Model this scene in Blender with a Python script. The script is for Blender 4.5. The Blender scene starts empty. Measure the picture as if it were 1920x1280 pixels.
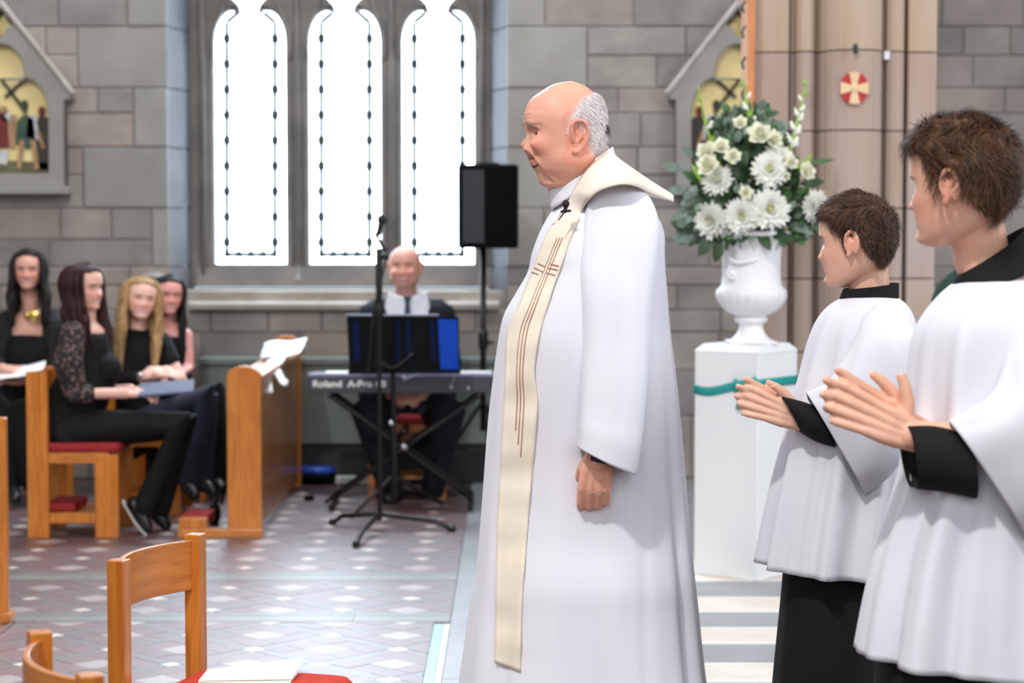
import bpy, bmesh, math, random
from mathutils import Vector, Matrix, Euler, Quaternion
from mathutils.noise import noise as pnoise
random.seed(7)
PI = math.pi
C = bpy.context.scene.collection
SC = bpy.context.scene

# ------------------------------------------------------------------ camera
FPX = 4000.0
PITCH = math.atan(225.0/FPX)
CAMZ = 1.5
cam = bpy.data.cameras.new('camera'); camo = bpy.data.objects.new('camera', cam); C.objects.link(camo)
cam.sensor_width = 36.0; cam.lens = 36.0*FPX/1920.0
camo.location = (0, 0, CAMZ); camo.rotation_euler = (PI/2-PITCH, 0, 0)
cam.dof.use_dof = True; cam.dof.focus_distance = 5.05; cam.dof.aperture_fstop = 4.0
cam.clip_end = 100
SC.camera = camo
# ------------------------------------------------------------------ world, light, exposure
w = bpy.data.worlds.new('world'); SC.world = w; w.use_nodes = True
w.node_tree.nodes['Background'].inputs[0].default_value = (0.75, 0.85, 1.0, 1)
w.node_tree.nodes['Background'].inputs[1].default_value = 1.0
SC.view_settings.view_transform = 'Standard'; SC.view_settings.look = 'None'
SC.view_settings.gamma = 1.0; SC.view_settings.exposure = -0.15
SC.view_settings.use_curve_mapping = False
def area(name, loc, target, sx, sy, power, col=(1, 1, 1)):
    l = bpy.data.lights.new(name, 'AREA'); l.shape = 'RECTANGLE'; l.size = sx; l.size_y = sy
    l.energy = power; l.color = col
    o = bpy.data.objects.new(name, l); C.objects.link(o); o.location = loc
    o.rotation_euler = (Vector(target)-Vector(loc)).to_track_quat('-Z', 'Y').to_euler()
    return o
area('spot_lamp', (-2.1, 0.6, 7.4), (0.5, 5.3, 1.0), 0.34, 0.34, 400, (1.0, 0.97, 0.93))
area('overhead_fill', (-0.3, 2.0, 8.4), (0.2, 6.5, 0.5), 6.0, 6.0, 300, (0.97, 0.98, 1.0))  # added soft fill from overhead, not a fitting of the church
area('front_fill', (0.3, -3.5, 4.2), (0.2, 7.0, 1.0), 7.0, 4.0, 360, (0.93, 0.96, 1.0))  # added cool frontal fill behind the camera; the wall there has no window
area('right_fill', (7.4, 5.0, 4.0), (0.5, 6.0, 1.0), 3.0, 3.5, 430, (0.84, 0.9, 1.0))  # added side fill for right-facing surfaces, stands for no real window
area('west_area_lamp', (-7.2, 5.5, 4.2), (0, 7.0, 1.2), 3.0, 3.5, 150, (0.80, 0.89, 1.0))  # wide bluish area lamp near the left wall
area('back_glare_fill', (-0.95, 12.25, 4.9), (-0.6, 7.0, 0.0), 2.6, 1.6, 420, (0.78, 0.88, 1.0))  # added unseen light above the windows, for floor glare and rim light
area('wall_fill', (-0.4, 8.6, 8.5), (0.0, 11.0, 0.5), 9.0, 2.4, 260, (1.0, 0.96, 0.92))  # added overhead fill to brighten the back wall

# ------------------------------------------------------------------ helpers
_cp, _sp = math.cos(PITCH), math.sin(PITCH)
def W(px, py, Y):
    """point at depth Y that lies on the line of sight measured at (px, py)"""
    a = (px-960.0)/FPX; b = (640.0-py)/FPX
    dx = a; dy = _cp+b*_sp; dz = -_sp+b*_cp
    t = Y/dy
    return Vector((dx*t, Y, CAMZ+dz*t))
def Xp(px, Y): return W(px, 640, Y).x
def Zp(py, Y): return W(960, py, Y).z
def FL(px, py):
    """floor point"""
    a = (px-960.0)/FPX; b = (640.0-py)/FPX
    dx = a; dy = _cp+b*_sp; dz = -_sp+b*_cp
    t = -CAMZ/dz
    return Vector((dx*t, dy*t, 0))

def s2l(c): return c/12.92 if c <= 0.04045 else ((c+0.055)/1.055)**2.4
def rgb(r, g, b): return (s2l(r/255.0), s2l(g/255.0), s2l(b/255.0), 1.0)

def mat(name, col, rough=0.6, col2=None, scale=8.0, detail=4.0, bump=0.0, bscale=None, metal=0.0, spec=0.5,
        stretch=(1, 1, 1), sss=0.0, sheen=0.0, coat=0.0, vcol=None, objrand=None, coord='Object', emit=None, alpha=None, distort=0.0, trans=0.0):
    m = bpy.data.materials.new(name); m.use_nodes = True
    nt = m.node_tree; N = nt.nodes; L = nt.links
    b = N['Principled BSDF']
    b.inputs['Roughness'].default_value = rough; b.inputs['Metallic'].default_value = metal
    b.inputs['Specular IOR Level'].default_value = spec
    b.inputs['Base Color'].default_value = col
    if coat: b.inputs['Coat Weight'].default_value = coat; b.inputs['Coat Roughness'].default_value = 0.15
    if sss:
        b.inputs['Subsurface Weight'].default_value = sss; b.inputs['Subsurface Radius'].default_value = (1.0, 0.35, 0.2)
        b.inputs['Subsurface Scale'].default_value = 0.008
    if sheen: b.inputs['Sheen Weight'].default_value = sheen
    if trans: b.inputs['Transmission Weight'].default_value = trans
    if alpha is not None: b.inputs['Alpha'].default_value = alpha
    if emit: b.inputs['Emission Color'].default_value = emit[0]; b.inputs['Emission Strength'].default_value = emit[1]
    tc = N.new('ShaderNodeTexCoord'); mp = N.new('ShaderNodeMapping'); mp.inputs['Scale'].default_value = stretch
    L.new(tc.outputs[coord], mp.inputs[0])
    src = None
    if vcol:
        a = N.new('ShaderNodeVertexColor'); a.layer_name = vcol; src = a.outputs[0]
    if col2 is not None or bump:
        n = N.new('ShaderNodeTexNoise'); n.inputs['Scale'].default_value = scale; n.inputs['Detail'].default_value = detail
        n.inputs['Distortion'].default_value = distort
        L.new(mp.outputs[0], n.inputs['Vector'])
        if col2 is not None:
            r = N.new('ShaderNodeValToRGB'); r.color_ramp.elements[0].position = 0.33; r.color_ramp.elements[1].position = 0.67
            r.color_ramp.elements[0].color = col; r.color_ramp.elements[1].color = col2
            L.new(n.outputs[0], r.inputs[0])
            if src is not None:
                mx = N.new('ShaderNodeMix'); mx.data_type = 'RGBA'; mx.blend_type = 'MULTIPLY'; mx.inputs[0].default_value = 1.0
                L.new(src, mx.inputs[6]); L.new(r.outputs[0], mx.inputs[7]); src = mx.outputs[2]
            else: src = r.outputs[0]
        if bump:
            n2 = n
            if bscale:
                n2 = N.new('ShaderNodeTexNoise'); n2.inputs['Scale'].default_value = bscale; n2.inputs['Detail'].default_value = detail
                L.new(mp.outputs[0], n2.inputs['Vector'])
            bp = N.new('ShaderNodeBump'); bp.inputs['Strength'].default_value = bump; bp.inputs['Distance'].default_value = 0.01
            L.new(n2.outputs[0], bp.inputs['Height']); L.new(bp.outputs[0], b.inputs['Normal'])
    if objrand:
        oi = N.new('ShaderNodeObjectInfo'); rr = N.new('ShaderNodeValToRGB')
        e = rr.color_ramp.elements
        e[0].position = 0; e[0].color = objrand[0]
        e[1].position = 1; e[1].color = objrand[-1]
        for i, cc in enumerate(objrand[1:-1]):
            x = e.new((i+1)/(len(objrand)-1)); x.color = cc
        L.new(oi.outputs['Random'], rr.inputs[0])
        if src is not None:
            mx = N.new('ShaderNodeMix'); mx.data_type = 'RGBA'; mx.blend_type = 'MULTIPLY'; mx.inputs[0].default_value = 1.0
            L.new(rr.outputs[0], mx.inputs[6]); L.new(src, mx.inputs[7]); src = mx.outputs[2]
        else: src = rr.outputs[0]
    if src is not None: L.new(src, b.inputs['Base Color'])
    return m

def wood_mat(name, c1, c2, scale=(18, 18, 1.5), rough=0.35, coat=0.25):
    return mat(name, c1, rough, c2, scale=3.5, detail=6, bump=0.06, stretch=scale, coat=coat, distort=0.6)

def link(name, bm, m, parent=None, smooth=False, sub=0, bevel=0, solid=0, mw=None):
    me = bpy.data.meshes.new(name)
    bmesh.ops.recalc_face_normals(bm, faces=bm.faces[:])
    bm.to_mesh(me); bm.free()
    o = bpy.data.objects.new(name, me); C.objects.link(o)
    if isinstance(m, (list, tuple)):
        for x in m: me.materials.append(x)
    elif m: me.materials.append(m)
    if smooth:
        for p in me.polygons: p.use_smooth = True
    if solid:
        s = o.modifiers.new('s', 'SOLIDIFY'); s.thickness = solid; s.offset = 0
    if bevel:
        s = o.modifiers.new('b', 'BEVEL'); s.width = bevel; s.segments = 2; s.limit_method = 'ANGLE'; s.angle_limit = 0.6
    if sub:
        s = o.modifiers.new('u', 'SUBSURF'); s.levels = sub; s.render_levels = sub
    if parent: o.parent = parent
    if mw is not None: o.matrix_world = mw
    return o
def thing(name, label, cat, loc=(0, 0, 0), rz=0.0, group=None):
    o = bpy.data.objects.new(name, None); C.objects.link(o); o.location = loc; o.rotation_euler = (0, 0, rz)
    o.empty_display_size = 0.1
    o['label'] = label; o['category'] = cat
    if group: o['group'] = group
    return o
def tag(o, label, cat, group=None):
    o['label'] = label; o['category'] = cat
    if group: o['group'] = group
    return o
def struct(o, label=None):
    o['kind'] = 'structure'
    if label: o['label'] = label
    return o
def box(bm, x0, x1, y0, y1, z0, z1, M=None):
    vs = [bm.verts.new(Vector(p) if M is None else M @ Vector(p)) for p in
          [(x0, y0, z0), (x1, y0, z0), (x1, y1, z0), (x0, y1, z0), (x0, y0, z1), (x1, y0, z1), (x1, y1, z1), (x0, y1, z1)]]
    for f in [(0, 3, 2, 1), (4, 5, 6, 7), (0, 1, 5, 4), (1, 2, 6, 5), (2, 3, 7, 6), (3, 0, 4, 7)]:
        bm.faces.new([vs[i] for i in f])
    return vs
def BX(*a, **k):
    bm = bmesh.new(); box(bm, *a, **k); return bm
def prism(bm, pts, h, axis='y', off=0.0):
    """pts 2D polygon extruded along axis from off to off+h"""
    def P(p, t):
        if axis == 'y': return Vector((p[0], t, p[1]))
        if axis == 'z': return Vector((p[0], p[1], t))
        return Vector((t, p[0], p[1]))
    a = [bm.verts.new(P(p, off)) for p in pts]; b = [bm.verts.new(P(p, off+h)) for p in pts]
    n = len(pts)
    bm.faces.new(a); bm.faces.new(b[::-1])
    for i in range(n): bm.faces.new([a[i], a[(i+1) % n], b[(i+1) % n], b[i]])
def rings(bm, secs, closed_u=True, cap0=True, cap1=True):
    """secs = list of rings (lists of Vector)"""
    R = [[bm.verts.new(v) for v in s] for s in secs]
    n = len(R[0])
    for i in range(len(R)-1):
        for j in range(n if closed_u else n-1):
            k = (j+1) % n
            bm.faces.new([R[i][j], R[i][k], R[i+1][k], R[i+1][j]])
    if closed_u and cap0: bm.faces.new(R[0][::-1])
    if closed_u and cap1: bm.faces.new(R[-1])
    return R
def catmull(pts, n):
    pts = [Vector(p) for p in pts]
    if len(pts) < 3:
        return [pts[0].lerp(pts[1], i/n) for i in range(n+1)]
    out = []
    P = [pts[0]*2-pts[1]]+pts+[pts[-1]*2-pts[-2]]
    for i in range(1, len(P)-2):
        for k in range(n):
            t = k/n
            a, b, c, d = P[i-1], P[i], P[i+1], P[i+2]
            out.append(0.5*((2*b)+(c-a)*t+(2*a-5*b+4*c-d)*t*t+(3*b-a-3*c+d)*t*t*t))
    out.append(pts[-1]); return out
def tube(bm, pts, rad, seg=10, smooth=0, flat=1.0, up=None, dome=True):
    """rad: float or list per pt; flat: ratio of 2nd radius. pts optionally smoothed"""
    pts = [Vector(p) for p in pts]
    if not isinstance(rad, (list, tuple)): rad = [rad]*len(pts)
    if smooth:
        rr = catmull([Vector((r, 0, 0)) for r in rad], smooth); rad = [v.x for v in rr]; pts = catmull(pts, smooth)
    n = len(pts)
    T = []
    for i in range(n):
        d = (pts[min(i+1, n-1)]-pts[max(i-1, 0)]); T.append(d.normalized() if d.length > 1e-9 else Vector((0, 0, 1)))
    u = up or (Vector((0, 0, 1)) if abs(T[0].z) < 0.9 else Vector((0, 1, 0)))
    u = Vector(u); u = (u-T[0]*u.dot(T[0])).normalized()
    secs = []
    def ring(p, t, u, r):
        v = t.cross(u)
        return [p+u*(math.cos(a)*r)+v*(math.sin(a)*r*flat) for a in [2*PI*j/seg for j in range(seg)]]
    for i in range(n):
        u = (u-T[i]*u.dot(T[i])).normalized()
        if i == 0 and dome:
            for k in (0.25, 0.7): secs.append(ring(pts[0]-T[0]*rad[0]*math.cos(k*PI/2)*0.9, T[0], u, rad[0]*math.sin(k*PI/2)))
        secs.append(ring(pts[i], T[i], u, rad[i]))
        if i == n-1 and dome:
            for k in (0.7, 0.25): secs.append(ring(pts[i]+T[i]*rad[i]*math.cos(k*PI/2)*0.9, T[i], u, rad[i]*math.sin(k*PI/2)))
    rings(bm, secs)
def lathe(bm, prof, seg=32, center=(0, 0), flute=None):
    secs = []
    for (r, z) in prof:
        s = []
        for j in range(seg):
            a = 2*PI*j/seg; rr = r*(1+(flute(a, z) if flute else 0))
            s.append(Vector((center[0]+rr*math.cos(a), center[1]+rr*math.sin(a), z)))
        secs.append(s)
    rings(bm, secs)
def ellip(bm, c, r, M=None, u=16, v=10):
    secs = []
    for i in range(1, v):
        th = PI*i/v
        secs.append([Vector((math.sin(th)*math.cos(2*PI*j/u), math.sin(th)*math.sin(2*PI*j/u), math.cos(th))) for j in range(u)])
    top = Vector((0, 0, 1)); bot = Vector((0, 0, -1))
    def X(p):
        q = Vector((p.x*r[0], p.y*r[1], p.z*r[2]))
        if M: q = M @ q
        return q+Vector(c)
    R = [[bm.verts.new(X(p)) for p in s] for s in secs]
    t = bm.verts.new(X(top)); b = bm.verts.new(X(bot))
    for i in range(len(R)-1):
        for j in range(u): bm.faces.new([R[i][j], R[i+1][j], R[i+1][(j+1) % u], R[i][(j+1) % u]])
    for j in range(u):
        bm.faces.new([t, R[0][j], R[0][(j+1) % u]]); bm.faces.new([b, R[-1][(j+1) % u], R[-1][j]])
def ply2d(outer, holes, depth, bev=0.0, loc_y=0.0):
    """2D shape in XZ with holes, extruded in Y. returns bmesh"""
    cu = bpy.data.curves.new('t', 'CURVE'); cu.dimensions = '2D'; cu.fill_mode = 'BOTH'
    cu.extrude = depth/2-bev; cu.bevel_depth = bev; cu.bevel_resolution = 1; cu.offset = -bev
    for pl in [outer]+list(holes):
        s = cu.splines.new('POLY'); s.points.add(len(pl)-1); s.use_cyclic_u = True
        for p, q in zip(s.points, pl): p.co = (q[0], q[1], 0, 1)
    o = bpy.data.objects.new('t', cu); C.objects.link(o)
    dg = bpy.context.evaluated_depsgraph_get(); dg.update()
    me = bpy.data.meshes.new_from_object(o.evaluated_get(dg))
    bm = bmesh.new(); bm.from_mesh(me)
    bmesh.ops.remove_doubles(bm, verts=bm.verts[:], dist=1e-5)
    for v in bm.verts: v.co = Vector((v.co.x, loc_y-v.co.z, v.co.y))
    bpy.data.objects.remove(o); bpy.data.curves.remove(cu); bpy.data.meshes.remove(me)
    return bm
def copy_tree(o, parent=None):
    c = o.copy(); C.objects.link(c); c.parent = parent if parent else None
    for ch in list(o.children):
        copy_tree(ch, c)
    return c
# ------------------------------------------------------------------ materials
M = {}
M['stone'] = mat('rubble_stone', (1, 1, 1, 1), 0.85, (0.70, 0.70, 0.71, 1), scale=3.5, detail=9, bump=0.5, bscale=14,
                 objrand=[rgb(148, 143, 139), rgb(164, 157, 149), rgb(134, 131, 130), rgb(168, 157, 146), rgb(152, 144, 138)], coord='Object')
M['ashlar'] = mat('pale_ashlar', (1, 1, 1, 1), 0.8, (0.84, 0.84, 0.84, 1), scale=4, detail=6, bump=0.15, bscale=20,
                  objrand=[rgb(144, 142, 138), rgb(154, 152, 148), rgb(148, 145, 140)])
M['mortar'] = mat('mortar', rgb(146, 141, 137), 0.9, rgb(132, 128, 125), scale=6, bump=0.3)
M['jamb'] = mat('jamb_ashlar', rgb(120, 122, 128), 0.8, rgb(106, 108, 114), scale=4, detail=6, bump=0.15)
M['tracery'] = mat('window_stone', rgb(128, 124, 120), 0.8, rgb(104, 102, 100), scale=5, detail=6, bump=0.2)
M['sill'] = mat('sill_stone', rgb(168, 162, 154), 0.6, rgb(140, 132, 122), scale=5, detail=5, bump=0.1)
M['plaster'] = mat('pale_plaster', rgb(196, 190, 182), 0.9, rgb(180, 174, 168), scale=1.5)
M['lead'] = mat('lead_came', rgb(60, 66, 64), 0.6)
def glass(name, c, e):
    return mat(name, c, 0.3, emit=(c, e), spec=0.3)
M['glass'] = glass('obscured_glass', (0.76, 0.88, 1.0, 1), 13)
M['glassb'] = glass('border_glass', (0.76, 0.90, 1.0, 1), 13)
M['ruby'] = glass('ruby_glass', (0.7, 0.1, 0.2, 1), 0.6)
M['greeng'] = glass('green_glass', (0.05, 0.55, 0.35, 1), 0.5)
M['lilac'] = glass('lilac_glass', (0.62, 0.66, 0.85, 1), 1.0)

WY = 12.42      # face of the back wall
GY = 12.86      # glass
def xg(px): return Xp(px, GY)
def zg(py): return Zp(py, GY)

# floor, ceiling, outer walls
fl = struct(link('floor', BX(-9, 8, -6, 13.2, -0.2, -0.006), mat('floor_grout', rgb(70, 52, 52), 0.35, rgb(58, 46, 48), scale=9, spec=0.6)))
struct(link('ceiling', BX(-9, 8, -6, 13.2, 9, 9.2), M['plaster']))
struct(link('wall_left', BX(-9.2, -9, -6, 13.2, -0.2, 9.2), M['plaster']))
struct(link('wall_right', BX(8, 8.2, -6, 13.2, -0.2, 9.2), M['plaster']))
struct(link('wall_front', BX(-9, 8, -6.2, -6, -0.2, 9.2), M['plaster']))
# back wall with a window opening
ox0, ox1 = Xp(318, WY), Xp(951, WY)
oz0 = Zp(581, WY); oz1 = 3.75
arch = [(ox0, oz0), (ox1, oz0), (ox1, 2.95)]
for i in range(1, 12):
    t = i/12*PI
    arch.append(((ox0+ox1)/2+math.cos(t)*(ox1-ox0)/2, 2.95+math.sin(t)*0.85))
arch.append((ox0, 2.95))
bm = ply2d([(-9, -0.2), (8, -0.2), (8, 9.2), (-9, 9.2)], [arch], 0.62, 0.0, WY+0.006+0.31)
wb = struct(link('wall_back', bm, M['mortar']))

# stones of the wall: courses follow the joints of the pale quoins
def stone(x0, x1, z0, z1, y0, m, bulge=0.012, parent=wb, name='stone', deep=0.08):
    bm = bmesh.new()
    g = 0.002
    x0 += g; x1 -= g; z0 += g; z1 -= g
    ch = min(0.007, (x1-x0)*0.2)
    pr = random.uniform(0.3, 1.0)*bulge
    f = [Vector((x0+ch, y0-pr, z0+ch)), Vector((x1-ch, y0-pr*random.uniform(.6, 1), z0+ch)), Vector((x1-ch, y0-pr, z1-ch)), Vector((x0+ch, y0-pr*random.uniform(.6, 1), z1-ch))]
    r = [Vector((x0, y0+ch*0.3, z0)), Vector((x1, y0+ch*0.3, z0)), Vector((x1, y0+ch*0.3, z1)), Vector((x0, y0+ch*0.3, z1))]
    b = [Vector((v.x, y0+deep, v.z)) for v in r]
    a = [bm.verts.new(v) for v in b]; c = [bm.verts.new(v) for v in r]; d = [bm.verts.new(v) for v in f]
    for i in range(4):
        j = (i+1) % 4
        bm.faces.new([a[i], a[j], c[j], c[i]]); bm.faces.new([c[i], c[j], d[j], d[i]])
    bm.faces.new(d)
    return link(name, bm, m, parent)
joints_px = [-75, 50, 165, 276, 390, 500, 581]
JZ = [Zp(p, WY) for p in joints_px]       # descending heights
quoinL = [245, 152, 255, 160, 287, 352]
quoinR = [1022, 1100, 1040, 1085, 1020, 935]
spans = []
for i in range(6):
    z1, z0 = JZ[i], JZ[i+1]
    if i < 5:
        stone(Xp(quoinL[i], WY), ox0+0.004, z0, z1, WY, M['ashlar'], 0.02)
        stone(ox1-0.004, Xp(quoinR[i], WY), z0, z1, WY, M['ashlar'], 0.02)
    spans.append((z0, z1, Xp(quoinL[i], WY) if i < 5 else ox0, Xp(quoinR[i], WY) if i < 5 else ox1))
def rubble_row(xa, xb, z0, z1):
    x = xa
    while x < xb-0.02:
        wd = random.uniform(0.26, 0.62)
        if xb-(x+wd) < 0.16: wd = xb-x
        stone(x, x+wd, z0, z1, WY, M['stone'], 0.012)
        x += wd
XL, XR = -3.35, 3.2
for (z0, z1, qa, qb) in spans:
    zm = z0+(z1-z0)*random.uniform(0.42, 0.58)
    for (a, b) in ((z0, zm), (zm, z1)):
        rubble_row(XL, qa, a, b); rubble_row(qb, XR, a, b)
zz = JZ[6]; lows = [zz, zz-0.13, zz-0.35, zz-0.62, 0.0]
for a, b in zip(lows[1:], lows[:-1]):
    if a > 0.2: rubble_row(XL, XR, a, b)
    else: rubble_row(XL, -1.9, a, b); rubble_row(0.1, XR, a, b)
# top rows just outside the frame
rubble_row(XL, ox0, JZ[0], JZ[0]+0.3); rubble_row(ox1, XR, JZ[0], JZ[0]+0.3)

# splayed jambs, built of coursed stones
jamb = [('trim_1', 318, 366, 1), ('trim_2', 951, 915, -1)]
for nm, pf, pb, sg in jamb:
    root = struct(thing(nm, 'splayed pale stone jamb beside the window', 'jamb')); del root['category']
    zs = JZ[:-1]+[Zp(545, WY)]
    zs = [3.1]+[z for z in zs if z < 3.0]
    for a, b in zip(zs[1:], zs[:-1]):
        bm = bmesh.new()
        xf = Xp(pf, WY); xb = Xp(pb, GY-0.06)
        g = 0.004
        prism(bm, [(xf, WY+0.003), (xb, GY-0.06), (xb-sg*0.25, GY-0.06), (xf-sg*0.02, WY+0.003)], b-a-2*g, 'z', a+g)
        link('stone', bm, M['jamb'], root)
# tracery plate: three lights
def light_outline(cx, hw, grow=0.0):
    """half outline in pixels, closed polygon clockwise"""
    L = [(-hw, 495), (-hw, 78)]
    for k in range(1, 8):
        t = k/8*PI/2
        L.append((-hw+36*(1-math.cos(t)), 78-60*math.sin(t)))
    L += [(-24, 18), (-19, 26), (-16, 20), (-20, 8), (-30, -3), (-42, -8), (-56, -22), (-60, -50), (-52, -85), (-30, -118), (0, -142)]
    R = [(-x, y) for x, y in L[:-1]][::-1]
    return [(cx+x, y) for x, y in L+R]
lights = [(470.5, 67.0), (647.5, 67.0), (822.0, 67.0)]
def toW(pl, Y): return [(Xp(x, Y), Zp(y, Y)) for x, y in pl]
FY = GY-0.09
holes = [toW(light_outline(cx, hw), FY) for cx, hw in lights]
# grey stone frame
outer = [(Xp(350, FY), Zp(537, FY)), (Xp(930, FY), Zp(537, FY)), (Xp(930, FY), 3.9), (Xp(350, FY), 3.9)]
tr = struct(link('trim_3', ply2d(outer, holes, 0.16, 0.018, FY+0.08), M['tracery']), 'grey stone tracery with three cusped openings')
# mullion mouldings: roll shafts with sloped foot
for cx in (560.5, 735.5):
    bm = bmesh.new(); x = Xp(cx, FY); 
    tube(bm, [(x, FY-0.01, Zp(500, FY)), (x, FY-0.01, 3.6)], 0.018, 10, dome=False)
    for s in (-1, 1):
        tube(bm, [(x+s*0.032, FY+0.005, Zp(515, FY)), (x+s*0.032, FY+0.005, 3.6)], 0.011, 8, dome=False)
    link('mullion_moulding', bm, M['tracery'], tr, smooth=True)
    bm = bmesh.new()
    lathe(bm, [(0.03, Zp(536, FY)), (0.055, Zp(524, FY)), (0.03, Zp(510, FY)), (0.026, Zp(498, FY)), (0.012, Zp(480, FY))], 4, (x, FY-0.005))
    link('mullion_foot', bm, M['ashlar'], tr)
# outer order mouldings
for cx in (384, 903):
    bm = bmesh.new(); x = Xp(cx, FY)
    tube(bm, [(x, FY-0.015, Zp(535, FY)), (x, FY-0.015, 3.6)], 0.02, 10, dome=False)
    link('edge_moulding', bm, M['tracery'], tr, smooth=True)
# cusp tracery hood arcs over the lights
for cx, hw in lights:
    bm = bmesh.new()
    for s in (-1, 1):
        pts = [W(cx+s*(hw+6), 110, FY-0.012), W(cx+s*(hw+5), 60, FY-0.012), W(cx+s*(hw-12), 15, FY-0.012), W(cx+s*34, -40, FY-0.012), W(cx, -175, FY-0.012)]
        tube(bm, pts, 0.012, 8, smooth=4, dome=False)
    link('hood_moulding', bm, M['tracery'], tr, smooth=True)
# sloping base between frame and sill
bm = bmesh.new()
prism(bm, [(FY-0.02, Zp(537, FY)), (FY-0.02, Zp(500, FY)), (FY-0.05, Zp(537, FY))], Xp(926, FY)-Xp(372, FY), 'x', Xp(372, FY))
link('base_slope', bm, M['tracery'], tr)
# sill
sy = WY-0.07
bm = bmesh.new()
prism(bm, [(GY, Zp(541, GY)), (WY-0.03, Zp(566, WY)), (sy, Zp(569, sy)), (sy, Zp(580, sy)), (sy+0.03, Zp(583, sy)), (WY+0.02, Zp(584, sy)), (GY, Zp(600, GY))],
      Xp(936, sy)-Xp(352, sy), 'x', Xp(352, sy))
box(bm, ox0-0.01, ox1+0.01, WY+0.03, GY+0.1, Zp(600, WY), Zp(545, WY)-0.002)
sl = struct(link('trim_4', bm, M['sill'], bevel=0.006), 'projecting stone window sill with worn front edge')
# glass and leads
for li, (cx, hw) in enumerate(lights):
    wn = struct(thing('window_%d' % (li+1), 'tall leaded lancet of clear glass with narrow border', 'window')); del wn['category']
    ins = 22
    ys = [72+47.7*k for k in range(9)]+[477, 498]
    def pane(x0, x1, y0, y1, m=M['glass'], shape=None, nm='pane'):
        bm = bmesh.new(); g = 0.3
        pl = shape or [(x0+g, y0+g), (x1-g, y0+g), (x1-g, y1-g), (x0+g, y1-g)]
        prism(bm, toW(pl, GY), 0.006, 'y', GY+random.uniform(0, 0.002))
        return link(nm, bm, m, wn)
    for k in range(len(ys)-2):
        pane(cx-hw-3, cx-hw+ins, ys[k], ys[k+1], M['glassb']); pane(cx+hw-ins, cx+hw+3, ys[k], ys[k+1], M['glassb'])
    xs = [cx-hw-3, cx-hw+ins, cx-15.5, cx+15.5, cx+hw-ins, cx+hw+3]
    for a, b in zip(xs[:-1], xs[1:]): pane(a, b, 477, 498, M['glassb'])
    for r0, r1 in ((72, 215), (215, 358), (358, 477)):
        for a, b in zip(xs[1:4], xs[2:5]): pane(a, b, r0, r1)
    # head panes
    for a, b in zip(xs[1:4], xs[2:5]): pane(a, b, 22, 72)
    for s in (-1, 1):
        pane(0, 0, 0, 0, M['glassb'], [(cx+s*(hw+3), 72), (cx+s*(hw-ins), 72), (cx+s*(hw-ins), 42), (cx+s*22, 24), (cx+s*24, 12), (cx+s*(hw+3), 12)])
    pane(cx-64, cx, -145, 22); pane(cx, cx+64, -145, 22)
    for s in (-1, 1):
        pane(0, 0, 0, 0, M['lilac'], [(cx+s*32, 4), (cx+s*24, 6), (cx+s*20, 18), (cx+s*28, 20)], 'lilac_pane').location.y = -0.012
        pane(0, 0, 0, 0, M['ruby'], [(cx+s*28, 19), (cx+s*22, 20), (cx+s*21, 27), (cx+s*27, 27)], 'ruby_pane').location.y = -0.012
        for xx, yy, mm in ((15.5, 72, 'greeng'), (15.5, 215, 'lilac'), (15.5, 358, 'lilac')):
            pane(0, 0, 0, 0, M[mm], [(cx+s*xx-3.5, yy), (cx+s*xx, yy-3.5), (cx+s*xx+3.5, yy), (cx+s*xx, yy+3.5)], 'jewel_pane').location.y = -0.012
    bm = bmesh.new()
    yb = GY-0.012
    def came(p, q, wd):
        a = W(p[0], p[1], yb); b = W(q[0], q[1], yb)
        tube(bm, [a, b], wd*1.0/311.0, 6, dome=False)
    for s in (-1, 1):
        xi = cx+s*(hw-ins)
        came((xi, 42), (xi, 477), 4.8); came((xi, 42), (cx+s*24, 24), 4.8)
        for y in ys[:9]:
            came((xi, y), (cx+s*hw, y), 1.0)
            came((xi, y-7), (xi, y+8), 8.0)
    came((cx-hw+ins, 477), (cx+hw-ins, 477), 4.8)
    for k in range(5):
        xx = cx-hw+ins+(2*(hw-ins))*k/4; came((xx-5, 476), (xx+5, 476), 7)
    link('lead_came', bm, M['lead'], wn)
# ------------------------------------------------------------------ floor tiles
TR = 0.50
M['tile_red'] = mat('red_clay_tile', (1, 1, 1, 1), TR, (0.86, 0.86, 0.86, 1), scale=12, spec=1.0,
                    objrand=[rgb(96, 48, 50), rgb(82, 42, 46), rgb(106, 56, 56), rgb(86, 48, 54)])
M['tile_dark'] = mat('dark_strip_tile', rgb(84, 72, 74), TR, rgb(70, 62, 66), scale=9, spec=1.0)
M['tile_white'] = mat('cream_tile', rgb(222, 212, 194), TR, rgb(206, 196, 178), scale=9, spec=0.8)
M['tile_grey'] = mat('pale_grey_tile', rgb(160, 146, 144), TR, rgb(142, 130, 130), scale=9, spec=1.0)
M['band'] = mat('green_grey_border_tile', rgb(112, 112, 100), TR, rgb(92, 94, 86), scale=9, spec=1.0)
M['marble'] = mat('grey_marble', rgb(132, 134, 138), 0.42, rgb(108, 110, 114), scale=2.2, detail=9, spec=0.6, distort=1.2)
M['marble_w'] = mat('white_marble', rgb(232, 228, 222), 0.35, rgb(214, 206, 196), scale=2.2, detail=7, spec=0.5, distort=1.0)
M['cream'] = mat('cream_marble', rgb(222, 214, 204), 0.35, rgb(206, 196, 184), scale=2.2, detail=7, spec=0.5, distort=1.0)
M['cyan'] = mat('turquoise_tile', rgb(132, 190, 196), TR, rgb(112, 172, 182), scale=6, spec=0.8)
for _k in ('tile_red', 'tile_dark', 'tile_white', 'tile_grey', 'band', 'cyan', 'marble'):
    _b = M[_k].node_tree.nodes['Principled BSDF']
    _b.inputs['Coat Weight'].default_value = 1.0; _b.inputs['Coat Roughness'].default_value = 0.50; _b.inputs['Coat IOR'].default_value = 1.7
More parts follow.
